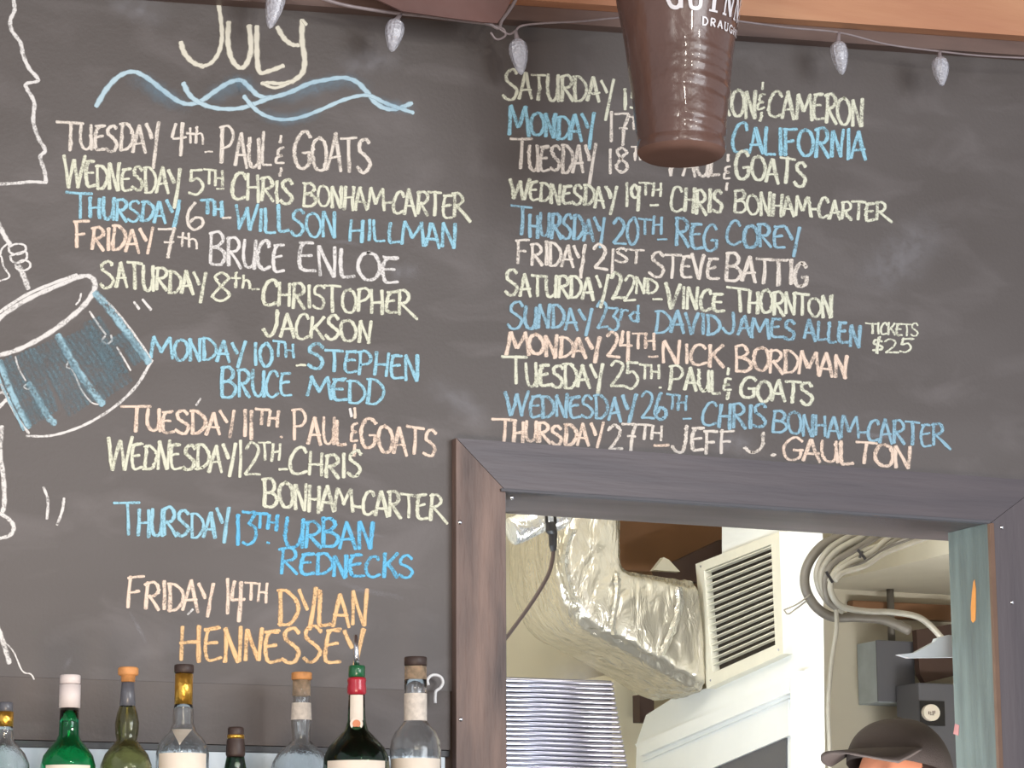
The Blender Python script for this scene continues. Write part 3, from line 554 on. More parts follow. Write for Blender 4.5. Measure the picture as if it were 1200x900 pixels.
for i, y in enumerate(ys):
    r = rs0[i]*mpp if i < 7 else m_r(y)
    ring = []
    for k in range(SEG):
        th = 2*math.pi*k/SEG; rr = r+(crease(th, y) if i > 5 else 0)
        ring.append(bm.verts.new((mc.x+rr*math.cos(th), YM+rr*math.sin(th), mz(y))))
    rings.append(ring)
for a, b in zip(rings, rings[1:]):
    for k in range(SEG): bm.faces.new((a[k], a[(k+1)%SEG], b[(k+1)%SEG], b[k]))
base = bmesh.new(); rb2 = [[base.verts.new(v.co) for v in g] for g in rings[:6]]
for a, b in zip(rb2, rb2[1:]):
    for k in range(SEG): base.faces.new((a[k], a[(k+1)%SEG], b[(k+1)%SEG], b[k]))
bmesh.ops.delete(bm, geom=[v for g in rings[:5] for v in g], context='VERTS'); bmesh.ops.remove_doubles(base, verts=base.verts[:], dist=1e-6)
M['stout_base'] = mat('stout_base_plastic', lin(120, 92, 82), .85, scale=9, var=.12, spec=.08)
put('glass_base', base, M['stout_base'], hp, True)
bmesh.ops.remove_doubles(bm, verts=bm.verts[:], dist=1e-6)
M['stout'] = mat('stout_brown_plastic', lin(104, 78, 70), .26, scale=9, var=.12, coat=.3, bump=.3, bscale=26, spec=.4)
M['cream_foam'] = mat('cream_head', lin(226, 206, 170), .4)
put('glass_body', bm, M['stout'], hp, True)
ytop = ys[-1]; rt = m_r(ytop)
bm = bmesh.new(); lathe(bm, [(rt*1.0, mz(ytop)),(rt*1.015, mz(ytop-10)),(rt*1.02, mz(ytop-50)),(rt*.95, mz(ytop-62)),(rt*.5, mz(ytop-68)),(.001, mz(ytop-70))], (mc.x, YM), 48)
put('foam_head', bm, M['cream_foam'], hp, True)
put('hanging_cord', T([Vector((mc.x, YM, mz(ytop-69))), Vector((mc.x, YM, ZC))], .002, 8), M['wire'], hp)
M['print'] = mat('white_print', lin(236, 232, 236), .35, var=.02)
# lettering that follows the curved side: thick stems, thin arms, small serifs
def wrap(u, v): # u angle about the axis (0 towards the camera), v = pixel row
    d0 = math.atan2(CAM.y-YM, CAM.x-mc.x); th = d0+u; r = m_r(v)+.0016+crease(th, v)
    return Vector((mc.x+r*math.cos(th), YM+r*math.sin(th), mz(v)))
SER = {
 'G': [('o',[(.86,.78),(.62,.98),(.3,.88),(.1,.5),(.3,.1),(.62,.02),(.84,.16)]),('v',[(.84,.45),(.84,.0)]),('h',[(.58,.46),(1,.46)])],
 'U': [('v',[(.2,1),(.2,.3)]),('o',[(.2,.35),(.28,.06),(.55,.0),(.78,.1),(.82,.35)]),('t',[(.82,1),(.82,.3)]),('h',[(.02,1),(.4,1)]),('h',[(.68,1),(.98,1)])],
 'I': [('v',[(.5,1),(.5,0)]),('h',[(.2,1),(.8,1)]),('h',[(.2,0),(.8,0)])],
 'N': [('t',[(.2,0),(.2,1)]),('v',[(.16,1),(.82,0)]),('t',[(.84,0),(.84,1)]),('h',[(.0,1),(.3,1)]),('h',[(.68,1),(1,1)]),('h',[(.05,0),(.38,0)])],
 'E': [('v',[(.25,1),(.25,0)]),('h',[(.08,1),(.88,1)]),('h',[(.25,.5),(.7,.5)]),('h',[(.08,0),(.9,0)])],
 'S': [('o',[(.8,.82),(.55,1),(.22,.85),(.3,.6),(.68,.4),(.8,.16),(.5,0),(.18,.16)])],
 'D': [('v',[(.2,1),(.2,0)]),('o',[(.1,1),(.6,.95),(.88,.5),(.6,.05),(.1,0)])], 'R': [('v',[(.2,1),(.2,0)]),('o',[(.15,1),(.65,.97),(.8,.75),(.6,.52),(.2,.48)]),('v',[(.45,.5),(.85,0)])],
 'A': [('v',[(.08,0),(.5,1)]),('v',[(.5,1),(.92,0)]),('h',[(.25,.35),(.75,.35)])], 'H': [('v',[(.15,1),(.15,0)]),('v',[(.85,1),(.85,0)]),('h',[(.15,.5),(.85,.5)])],
 'T': [('v',[(.5,1),(.5,0)]),('h',[(.08,1),(.92,1)])]}
def curved_text(txt, a0, step, wd, y0, hpx, wt, name, smallcap=None):
    bm = bmesh.new()
    for i, c in enumerate(txt):
        hh = hpx*(1.15 if smallcap and i == 0 else 1)
        for kind, pts in SER[c]:
            pp = [Vector((p[0], p[1], 0)) for p in pts]; pp = catmull(pp, 6) if kind == 'o' else [pp[0].lerp(pp[1], t/5) for t in range(6)]
            tw = {'v':1, 't':.5, 'h':.45, 'o':.85}[kind]*wt
            q = [Vector((a0+step*i+p.x*wd, y0-p.y*hh)) for p in pp]; n = len(q); vs = []
            R_ = m_r(y0)/mpp
            for j, p in enumerate(q):
                t = q[min(j+1, n-1)]-q[max(j-1, 0)]; t = Vector((t.x*R_, t.y)).normalized(); nn = Vector((-t.y/R_, t.x))*tw*.5
                vs.append((bm.verts.new(wrap(p.x+nn.x, p.y+nn.y)), bm.verts.new(wrap(p.x-nn.x, p.y-nn.y))))
            for j in range(n-1): bm.faces.new((vs[j][0], vs[j][1], vs[j+1][1], vs[j+1][0]))
    return put(name, bm, M['print'], hp)
curved_text('GUINNESS', -.22, .345, .30, 32, 28, 5.2, 'lettering', True)['label'] = 'large white serif word round the glass'
curved_text('DRAUGHT', .40, .165, .135, 49, 8.5, 2.2, 'lettering')['label'] = 'small white capitals under the large word'
# ------------------------------------------------------------------ bottles
def bottle(name, label, cx, Y, outer, gm, parts, extra=None, cat='bottle', liquid=None):
    """outer: (half width px, pixel row) from neck rim down; body continues to the shelf"""
    z = lambda y: P(cx, y, Y).z; c = P(cx, outer[0][1], Y); k = (c-CAM).length/ray(cx, outer[0][1]).length
    root = empty(name, (c.x, Y, SH)); tag(root, label, cat)
    outer = [(r*k, z(y)) for r, y in outer]; rb = outer[-1][0]
    prof = outer+[(rb, SH+.012), (rb*.95, SH+.003), (rb*.8, SH+.0005), (.001, SH+.006)]
    th = .0028
    inn = [(max(r-th, .002), zz) for r, zz in outer]+[(rb-th, SH+.02), (rb*.75, SH+.012), (.001, SH+.014)]
    bm = bmesh.new(); lathe(bm, inn[::-1]+prof, (c.x, Y), 48)
    bmesh.ops.remove_doubles(bm, verts=bm.verts[:], dist=1e-6)
    put('glass', bm, gm, root, True)
    for pn, m, seq, lab in parts:
        bm = bmesh.new(); lathe(bm, [(r*k, z(y)) for r, y in seq], (c.x, Y), 40); bmesh.ops.remove_doubles(bm, verts=bm.verts[:], dist=1e-6)
        o = put(pn, bm, m, root, True)
        if lab: o['label'] = lab
    if extra: extra(root, c, k, z)
    return root
def cyl(r, y0, y1, e=1.0):   # closed plug profile between two rows
    return [(0.001, y0), (r-e, y0), (r, y0+e), (r, y1-e), (r-e, y1), (.001, y1)]
def ring(r, y0, y1, t=1.2): return [(r-t, y0), (r, y0+.4), (r, y1-.4), (r-t, y1)]
facing = lambda c: math.atan2(CAM.y-c.y, CAM.x-c.x)
def front_label(root, c, k, z, r, y0, y1, half, m, label=None, name='label', r1=None):
    bm = bmesh.new(); a = facing(c)
    lathe(bm, [((r+(0 if r1 is None else (r1-r)*t/4))*k, z(y0+(y1-y0)*t/4)) for t in range(5)], (c.x, c.y), 20, a-half, a+half)
    o = put(name, bm, m, root, True)
    if label: o['label'] = label
    return o
# 1 far left, clear
def ex1(root, c, k, z): front_label(root, c, k, z, 30.6, 905, 1010, 1.0, M['paper'], name='label')
bottle('liquor_bottle', 'clear bottle with dark cap and gilt neck at the left edge of the shelf', 6, -.2,
  [(9,846),(9.5,856),(11,868),(16,874),(24,883),(30,896),(31,915)], M['g_clear'],
  [('cap', M['greycaps'], cyl(8.5, 823, 834), None), ('neck_foil', M['gold'], ring(9.6, 834, 852, 2), None)], ex1)
# 2 green
def ex2(root, c, k, z): front_label(root, c, k, z, 32.6, 898, 1010, .9, M['paper'], 'cream paper label')
bottle('liquor_bottle', 'green glass bottle with a tall white capsule', 81.5, -.2,
  [(11,828),(11.5,848),(12,862),(15,868),(22,876),(29,886),(32,897),(32,915)], M['g_green'],
  [('cap', M['whitecap'], cyl(12, 791, 801.5), None), ('capsule', M['whitecap'], ring(12.4, 802, 830, 2.5), None)], ex2)
# 3 olive with cork
def ex3(root, c, k, z): front_label(root, c, k, z, 31, 912, 1010, .9, M['paper'])
bottle('liquor_bottle', 'olive tinted bottle with bulbous neck and wooden stopper', 150, -.2,
  [(7,800),(8.5,826),(12,836),(14.2,848),(13.5,860),(12,868),(17,874),(25,884),(30,897),(30.5,915)], M['g_olive'],
  [('stopper', M['cork'], [(.001,782),(10.5,782),(12,783.5),(12,790),(11,791.5),(8.5,792),(8,799),(.001,799)], None), ('capsule', M['greycaps'], [(6,799.5),(7.6,800),(9.3,827),(8,828)], 'grey neck sleeve')], ex3)
# 4 clear, black cap, gold
def ex4(root, c, k, z):
    front_label(root, c, k, z, 31.4, 884, 1010, 1.05, M['paper'], 'white paper label')
    # pennant-shaped label on the shoulder
    a = facing(c); bm = bmesh.new(); pts = []
    def sh(u, y):
        r = [(12.5,855),(17,862),(25,870),(31,878)]; rr = 12.5
        for (r0, y0), (r1, y1) in zip(r, r[1:]):
            if y0 <= y <= y1: rr = r0+(r1-r0)*(y-y0)/(y1-y0)
        an = a-.12+u/rr*.9
        return Vector((c.x+(rr+1.2)*k*math.cos(an), c.y+(rr+1.2)*k*math.sin(an), z(y)))
    rows = [(855.5,14),(860,10),(866,6),(871,2.5),(875,.2)]; pv = None
    for y, h in rows:
        v = [bm.verts.new(sh(h*t/4, y)) for t in range(-4, 5)]
        if pv:
            for i in range(8): bm.faces.new((pv[i], pv[i+1], v[i+1], v[i]))
        pv = v
    put('shoulder_label', bm, M['paper'], root)['label'] = 'white triangular label'
bottle('liquor_bottle', 'clear bottle with black cap, gold neck foil and white triangle label', 215, -.2,
  [(10,824),(12,832),(12.3,848),(16,858),(24,866),(29,874),(31,884),(31,915)], M['g_clear'],
  [('cap', M['blackcap'], cyl(11.5, 779, 789), None), ('neck_foil', M['gold'], ring(10.5, 789.5, 826, 2), None)], ex4)
# 5 short dark pourer bottle
bottle('small_bottle', 'short dark bottle with gold band between the taller bottles', 276, -.2,
  [(9,880),(11,890),(13,900),(15,915)], M['g_dark'],
  [('stopper', M['blackcap'], [(.001,852),(8,852),(9.5,854),(9.5,863),(8.5,864),(10.5,868),(11.5,884),(10,888),(.001,888)], None), ('neck_band', M['gold'], ring(10, 861, 866, 1), None)])
# 6 clear round with orange stopper
def ex6(root, c, k, z): front_label(root, c, k, z, 11.6, 824, 844, 1.3, M['paperworn'], 'torn paper band', r1=12.6); front_label(root, c, k, z, 37.5, 925, 1010, .9, M['paper'])
bottle('liquor_bottle', 'clear round-shouldered bottle with orange stopper and paper neck band', 353.5, -.10,
  [(10.5,797),(10.8,815),(9.5,820),(11,830),(12,844),(11,858),(10.8,868),(16,873),(26,882),(33,893),(37,910),(37,925)], M['g_clear'],
  [('stopper', M['cork'], cyl(12, 788, 797), None), ('cork', M['corkdark'], cyl(8.6, 797.3, 816, .6), None)], ex6)
# 7 dark green with pourer
def ex7(root, c, k, z):
    front_label(root, c, k, z, 10.9, 815, 845, .75, M['paper'], 'cream neck strip', r1=11.2)
    a = facing(c); n = Vector((math.cos(a), math.sin(a), 0)); cc = c+n*(12.2*k); cc.z = z(849)
    for r, m_, d, nm in ((7.5, M['paper'], 0, 'seal'), (4.6, M['seal'], .7, 'seal_centre')):
        bm = bmesh.new(); s = n.cross(Vector((0,0,1)))
        vv = [cc+n*(d*k)+(s*math.cos(t*math.pi/12)+Vector((0,0,1))*math.sin(t*math.pi/12))*r*k for t in range(24)]
        prism(bm, vv, -n*(.9*k)); put(nm, bm, m_, root)
    front_label(root, c, k, z, 39.6, 893, 1010, 1.0, M['paper'], 'cream body label')
    # metal pouring spout
    p0 = Vector((c.x, c.y, z(781))); put('pour_spout', T([p0, p0+Vector((-.001, 0, .02)), p0+Vector((-.003, -.002, z(744)-z(781)))], [.0042, .0038, .0030], 12), M['chrome'], root, True)
bottle('liquor_bottle', 'dark green bottle with red and green collar and metal pouring spout', 418, -.22,
  [(9.5,812),(10.2,835),(11,846),(14,856),(24,866),(33,876),(38,888),(39,900),(39,915)], M['g_dark'],
  [('pourer_collar', M['greenwax'], cyl(9.8, 780, 794), None), ('red_collar', M['redwax'], [(8,794),(10.6,794.5),(11.2,798),(10.4,801),(11.3,806),(11.3,812),(9,815)], None)], ex7)
# 8 clear with dark cap
def ex8(root, c, k, z):
    front_label(root, c, k, z, 13.7, 813, 845, 1.35, M['paperworn'], 'mottled paper neck label'); front_label(root, c, k, z, 30.6, 890, 1010, 1.2, M['paper'], 'white body label')
bottle('liquor_bottle', 'clear bottle with dark brown cap nearest the framed opening', 487, -.2,
  [(13,781),(13.2,812),(13.2,845),(17,850),(24,858),(28.5,868),(30,880),(30,915)], M['g_clear'],
  [('cap', M['blackcap'], cyl(13.4, 770, 780.5), None), ('cork', M['corkdark'], cyl(11.5, 781, 797, .6), 'pale cork')], ex8)
# liquid inside some of the clear bottles is colourless, so the empty glass stands for it
hk = put('hook', T(catmull([P(x, y, -.02) for x, y in ((502,803),(501,797),(505,792),(511,791),(517,794),(519,800),(516,806),(511,810),(510,816),(510,824))], 6), .0024, 10), mat('white_hook_metal', lin(240, 240, 240), .3), None, True)
tag(hk, 'small white bent hook above the lower board beside the frame', 'hook')
# ------------------------------------------------------------------ kitchen beyond the opening
KY = 2.75; KZ = 2.75
st('wall_kitchen_back', B((.9, KY, 0), (4.6, KY+.1, KZ)), M['cream'])
st('wall_kitchen_left', B((.8, .205, 0), (.9, KY+.1, KZ)), M['cream'])
st('wall_kitchen_right', B((4.4, .11, 0), (4.5, KY, KZ)), M['greywall'])
st('ceiling_kitchen', B((.8, .1, KZ), (4.6, KY+.1, KZ+.08)), M['cream'])
st('wall_kitchen_front', B((.9, .101, ZT+.014), (4.4, .135, KZ)), M['cream'])
# angled white wall with the vent: vertical plane running back towards the left
V0 = P(864, 720, 1.55); vd = ray(-250, 1103.2); vd.z = 0; vd.normalize(); vn = Vector((vd.y, -vd.x, 0))
if vn.dot(CAM-V0) < 0: vn = -vn
V = lambda px, py, off=0.0: onplane(px, py, V0+vn*off, vn)
aw = st('wall_angled', prism(bmesh.new(), [V(*q) for q in ((846,560),(846,661),(817,661),(829,806),(790,817),(757,838),(746,870),(742,1000),(957,1000),(956,868),(953,560))], -vn*.02), M['white'])
# louvred vent
vt = empty('louvred_vent', V(864, 720)); tag(vt, 'cream louvred air vent on the white kitchen wall beside the foil duct', 'vent')
TL, TR, BR, BL = (815,661),(913,623),(918,766),(828,807)
def q_(u, v):  # bilinear inside the vent's quad
    a = (TL[0]+(TR[0]-TL[0])*u, TL[1]+(TR[1]-TL[1])*u); b = (BL[0]+(BR[0]-BL[0])*u, BL[1]+(BR[1]-BL[1])*u)
    return (a[0]+(b[0]-a[0])*v, a[1]+(b[1]-a[1])*v)
def bar_(u0, v0, u1, v1, off, th): return prism(bmesh.new(), [V(*q_(u, v), off) for u, v in ((u0,v0),(u1,v0),(u1,v1),(u0,v1))], -vn*th)
put('frame_rail', bar_(0, 0, 1, .075, .022, .022), M['vent'], vt); put('frame_rail', bar_(0, .90, 1, 1, .022, .022), M['vent'], vt)
put('frame_rail', bar_(0, .075, .09, .90, .0219, .0219), M['vent'], vt); put('frame_rail', bar_(.90, .075, 1, .90, .0219, .0219), M['vent'], vt)
put('backing', bar_(.08, .07, .91, .91, .003, .002), M['ventdark'], vt)
for i in range(15):
    v = .092+i*(.80/15)
    a = [V(*q_(u, v+.004), .019) for u in (.09, .90)]; b = [V(*q_(u, v+.024), .006) for u in (.90, .09)]
    put('slat', prism(bmesh.new(), a+b, Vector((0, 0, .0022))), M['vent'], vt)
for u, v in ((.06, .035), (.94, .95), (.06, .95)):
    c = V(*q_(u, v), .0225); bm = bmesh.new(); bmesh.ops.create_icosphere(bm, subdivisions=1, radius=.003)
    for vv in bm.verts: vv.co += c
    put('screw', bm, M['steel'], vt)
# door head mouldings, post, dark doorway
dr = tag(empty('door_1', V(840, 860)), kind='structure')
def vq(name, pts, off, th, m): return put(name, prism(bmesh.new(), [V(*p, off) for p in pts], -vn*th), m, dr)
vq('moulding', [(744,872),(922,797),(924,812),(750,886)], .030, .029, M['white'])
vq('moulding', [(750,886.5),(924,812.5),(924,818),(752,893)], .018, .017, M['white'])
vq('head_panel', [(752,893.5),(924,818.5),(924,862),(770,928)], .010, .009, M['white'])
vq('door_leaf', [(770,929),(921,863.5),(921,1000),(770,1000)], .004, .003, M['slate'])
vq('side_casing', [(926,789),(934,786),(938,1000),(928,1000)], .030, .029, M['white'])
vq('side_post', [(935,788),(956,780),(957,1000),(939,1000)], .012, .011, M['white'])
# foil-wrapped square duct bending to the right
YD = 1.72; DD = .30
sts = [((655,540),(731,540)),((655,600),(731,600)),((655,640),(731,640)),((657,668),(732,656)),((666,702),(734,663)),((686,732),(742,668)),((712,748),(758,671)),((742,763),(776,674)),((780,785),(785,676)),((806,800),(803,678)),((827,808),(816,680))]
So = catmull([Vector((*a, 0)) for a, b in sts], 7); Si = catmull([Vector((*b, 0)) for a, b in sts], 7)
duct = empty('foil_duct', P(720, 800, YD)); tag(duct, 'big square air duct wrapped in crinkled foil, bending right to the vent', 'duct')
bm = bmesh.new(); rings = []; NS = 18
from mathutils import noise
for i, (a, b) in enumerate(zip(So, Si)):
    A, Bv = P(a.x, a.y, YD), P(b.x, b.y, YD); wv = Bv-A; ring_ = []
    A2, B2 = A+Vector((0, DD, 0)), Bv+Vector((0, DD, 0)); rc = .10
    loop = []
    cs = [A, Bv, B2, A2]
    for q in range(4):
        p, nx = cs[q], cs[(q+1)%4]
        for t in range(NS): loop.append(p.lerp(nx, t/NS))
    cen = (A+Bv+A2+B2)/4
    for j, p in enumerate(loop):
        t = (j%NS)/NS; e = min(t, 1-t)   # soften the corners, puff the faces
        p = p+(cen-p)*(.10*max(0, 1-e*9)**2) + (p-cen).normalized()*.012*math.sin(math.pi*t)
        nn = (p-cen).normalized()
        d = noise.noise(p*9)*.004 + abs(noise.noise(Vector((p.x*38, p.y*20, p.z*11))))*-.006 + noise.noise(p*60)*.002
        if j % NS in (0,): d += .004*math.sin(i*1.9)
        ring_.append(bm.verts.new(p+nn*d))
    rings.append(ring_)
n4 = NS*4
for a, b in zip(rings, rings[1:]):
    for k in range(n4): bm.faces.new((a[k], a[(k+1)%n4], b[(k+1)%n4], b[k]))
bm.faces.new(rings[0][::-1]); bm.faces.new(rings[-1])
put('duct_body', bm, M['foil'], duct, True)
def tape(pts, wpx, m=M['foil_bright']):
    bm = bmesh.new(); c = catmull([Vector((*p, 0)) for p in pts], 5)
    L_ = [P(p.x-wpx*(.5+.3*noise.noise(p*.2)), p.y, YD-.014) for p in c]; R_ = [P(p.x+wpx*(.5+.3*noise.noise(p*.3)), p.y, YD-.014) for p in c]
    M_ = [P(p.x, p.y, YD-.024) for p in c]
    for i in range(len(c)-1):
        v = [bm.verts.new(q) for q in (L_[i], M_[i], M_[i+1], L_[i+1])]; bm.faces.new(v)
        v = [bm.verts.new(q) for q in (M_[i], R_[i], R_[i+1], M_[i+1])]; bm.faces.new(v)
    put('foil_seam', bm, m, duct, True)
tape([(723,672),(724,690),(721,712),(718,732),(720,744)], 7); tape([(795,688),(797,705),(792,728),(783,750),(775,768)], 9); tape([(672,620),(664,640),(662,665),(668,690),(676,706)], 8)
# bright flexible foil tube at the upper left, black cord
c0 = [P(x, y, .75) for x, y in ((597,624),(612,618),(634,606),(660,590))]+[Vector((P(690,560,.75).x, .75, 2.45)), Vector((P(700,560,.75).x, .75, KZ))]
cc = catmull(c0, 14)
rr = [.027*min(1, .35+.32*i)*(1+.05*noise.noise(Vector((i*.9, 0, 0)))) for i in range(len(cc))]
tag(put('flexible_duct', T(cc, rr, 20), M['foil_bright'], None, True), 'short bright crinkled foil tube high in the left corner of the opening', 'duct')
cord = empty('power_cord', P(648, 620, .62)); tag(cord, 'black power cord with plug hanging from the foil tube', 'cord')
put('cable', T(catmull([P(x, y, .62) for x, y in ((648,636),(648,652),(643,672),(631,694),(612,722),(588,754),(560,790))], 6), .0038, 10), M['blackcap'], cord, True)
put('plug', T([P(645,612,.62), P(646,622,.62), P(648,626,.62), P(648,640,.62), P(648.5,646,.62)], [.009,.011,.0085,.0075,.005], 14), M['black'], cord)
for px in (640, 650): put('prong', T([P(px, 600, .62), P(px+1, 614, .62)], .003, 6), M['black'], cord)
tag(put('black_strap', B(P(588, 655, .19), Vector((P(592, 655, .19).x, .203, ZT)), .0005), M['black']), 'narrow black strip hanging in the top left corner of the opening', 'strap')
# brown block and dark triangle: upper wall shade put into colour; folded card
tag(put('brown_shade_block', B(P(722, 668, 2.3), P(850, 560, 2.6), .004), M['brown']), 'brown block, upper wall shade put into its colour, above the foil duct', 'shade_block')
tag(put('dark_shade_triangle', prism(bmesh.new(), [P(x, y, 2.15) for x, y in ((770,668),(846,632),(846,682),(775,682))], (0, .03, 0)), M['darkbrown']), 'dark brown triangle of painted wall shade beside the vent', 'shade_triangle')
tag(put('folded_card', prism(bmesh.new(), [P(x, y, 1.86) for x, y in ((766,668),(778,653),(784,656),(797,670))], (0, .02, 0)), M['vent']), 'small cream folded card lying on the foil duct', 'card')
# steel ribbed grille at lower left of the opening
YG = .62
gr = empty('steel_rack', P(660, 860, YG)); tag(gr, 'ribbed stainless steel panel standing behind the lower left of the opening', 'steel panel')
gx0 = P(560, 850, YG).x; gx1 = P(719, 799, YG).x; gx2 = P(737, 905, YG).x; gz1 = P(650, 796, YG).z; pitch = (P(650, 800, YG).z-P(650, 805.6, YG).z)
for i in range(46):
    z_ = gz1-pitch*(i+.5); t = i/18
    if z_ < ZB-.08: break
    xr = gx1+(gx2-gx1)*min(t, 2)**1.15
    put('rib', T([Vector((gx0, YG, z_)), Vector((xr-.006, YG, z_)), Vector((xr-.001, YG+.006, z_)), Vector((xr, YG+.02, z_))], [pitch*.44]*3+[pitch*.3], 10), M['steel'], gr, True)
put('back_plate', B((gx0, YG+.008, .9), (gx1, YG+.02, gz1+.002), .001), M['slate'], gr)
put('stand', B((gx0, YG+.0, 0), (gx1-.01, YG+.2, .9), .01), M['steel'], gr)
# wall return and dark nook behind the duct's lower end
st('wall_return', B(P(722, 1050, 2.4), P(757, 800, 2.6)), M['cream'])
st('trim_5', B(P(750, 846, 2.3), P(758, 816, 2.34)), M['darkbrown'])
# right-hand part: soffit, grey wall, boxes
GY = 1.75; sz = P(1050, 694, GY).z
sx = P(940, 700, 1.75).x
st('wall_kitchen_side', B((sx, GY, 0), (4.4, GY+.1, KZ)), M['greywall'])
st('ceiling_soffit', B((sx, .80, sz), (4.4, GY, sz+.06)), M['greywall'])
sf = tag(put('brown_shade_band', B(P(1000, 722, GY-.03), (4.3, GY-.0005, P(1000, 703, GY-.03).z), .004), M['brown']), 'brown band of painted shade under the soffit behind the hoses', 'shade_band')  # solid brown band stands in for the shadows under the soffit
jb = empty('junction_box', P(1040, 820, 1.6)); tag(jb, 'grey metal electrical box on the kitchen wall above the capped head', 'electrical box')
put('box_body', B(P(1029, 823, 1.66), Vector((P(1071, 751, 1.66).x, 1.7495, P(1040, 751, 1.66).z)), .003), M['boxmetal'], jb)
put('box_lid', B(P(1029, 822, 1.655), P(1070, 752, 1.659), .002), M['slate'], jb)
put('conduit', T([Vector((P(1045,751,1.7).x, 1.700, P(1045,751,1.66).z)), Vector((P(1045,751,1.7).x, 1.700, sz-.001))], .009, 12), M['hose_dark'], jb, True)
pl = tag(put('slate_cabinet', B(Vector((P(1076,790,1.55).x, 1.55, 0)), Vector((4.35, 1.65, P(1080,800,1.55).z)), .004), M['slate']), 'slate grey tall cabinet behind the jamb, carrying the round white dial', 'cabinet')
dl = empty('round_dial', P(1092, 835, 1.54)); tag(dl, 'round white dial with small dark print on a dark plate', 'dial')
put('dial_plate', B(P(1079, 850, 1.546), P(1106, 822, 1.5495), .001), M['black'], dl)
def disc(c, r, th, seg=28): return prism(bmesh.new(), [c+Vector((math.cos(t*2*math.pi/seg)*r, 0, math.sin(t*2*math.pi/seg)*r*.86)) for t in range(seg)], (0, th, 0))
dc = P(1092, 835, 1.536); put('dial_face', disc(dc, .0225, .0098), M['paper'], dl)
for dx, dz, wx, wz in ((-.008,-.001,.003,.007),(-.003,-.001,.002,.006),(.003,0,.003,.008),(.008,.001,.002,.007),(.0,-.0055,.011,.0015)):
    put('dial_mark', B(dc+Vector((dx-wx/2, -.0006, dz-wz/2)), dc+Vector((dx+wx/2, .0002, dz+wz/2))), M['ink'], dl)
tag(put('plastic_sheet', prism(bmesh.new(), [P(x, y, .135) for x, y in ((1053,767),(1072,765),(1096,752),(1098,748),(1112,744),(1124,746),(1124,770),(1066,771))], (0, .012, 0)), M['bag']), 'pale plastic sheet corner sticking out from behind the right jamb', 'plastic sheet')
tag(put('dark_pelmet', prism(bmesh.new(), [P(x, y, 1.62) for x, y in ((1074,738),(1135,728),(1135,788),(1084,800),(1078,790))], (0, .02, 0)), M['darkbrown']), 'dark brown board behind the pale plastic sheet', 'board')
# coiled hoses
ho = empty('hose_bundle', P(975, 740, 1.0)); tag(ho, 'bundle of looped grey hoses tied together beside the angled white wall', 'hoses')
zz = lambda x, y: (930+x/3.105, 610+y/3.105)
def hose(pts, rpx, Y, m, name='hose'): put(name, T(catmull([P(*zz(*p), Y+dy-.13) for p, dy in ((q[:2], q[2] if len(q) > 2 else 0) for q in pts)], 7), rpx*.00152, 14), m, ho, True)
hose([(250,10),(180,50),(100,95),(50,165),(42,240),(78,310),(140,350),(230,352),(330,362),(420,400)], 6.6, 1.00, M['hose_dark'])
hose([(290,10),(210,55),(130,105),(88,175),(92,240),(130,300),(180,330)], 4.6, .98, M['hose_light'])
hose([(330,10),(250,60),(160,110),(108,175),(105,245),(140,310)], 4.6, .95, M['hose_light'])
hose([(370,10),(300,60),(215,110),(140,160),(115,220),(125,290),(160,320)], 4.4, .93, M['hose_dark'])
hose([(440,20),(350,62),(280,120),(190,165),(140,215),(138,265),(175,312),(260,330),(370,335),(470,360),(560,450)], 4.2, .90, M['hose_light'])
hose([(520,50),(420,85),(330,120),(260,165),(180,190),(150,220)], 3.6, .885, M['hose_light'])
hose([(560,30),(440,62),(350,90),(270,140),(205,170),(160,200)], 3.6, .925, M['hose_dark'])
hose([(410,12),(330,50),(245,85),(165,130),(118,200),(112,262),(150,318)], 3.4, .96, M['hose_light'])
hose([(470,40),(380,70),(300,95),(215,135),(160,175),(128,222)], 3.2, .91, M['hose_light'])
hose([(480,25),(390,60),(300,105),(220,150),(165,180)], 3.4, .90, M['hose_light'])
hose([(150,290),(156,340),(156,400),(145,470),(134,560),(126,680),(130,810),(132,950)], 3.0, .93, M['hose_light'])
hose([(-35,325),(-10,315),(20,300),(60,270)], 1.0, .97, M['hose_light'], 'thin_wire'); hose([(-35,325),(-20,340),(10,320),(50,290)], 1.0, .97, M['hose_light'], 'thin_wire')
for a, b in (((232,105),(262,140)),((250,112),(240,135)),((118,185),(142,225))):
    put('cable_tie', T([P(*zz(*a), .735), P(*zz(*b), .735)], .003, 6), M['black'], ho)
# ------------------------------------------------------------------ person in a dark cap
YP = .62
hc = P(1053, 883, YP)                        # centre of the head at ear-top height
hd = Vector((-.93, -.36, 0)).normalized()     # facing left and a little towards the bar
hs_ = hd.cross(Vector((0, 0, 1)))            # the head's right
pr = empty('person', (hc.x, YP, 0)); tag(pr, 'person in a dark peaked cap standing in the kitchen, only cap and brow in view', 'person')
cx, cy = hc.x, hc.y; zh = hc.z
def HP(f, s, z): return Vector((cx, cy, z))+hd*f+hs_*s
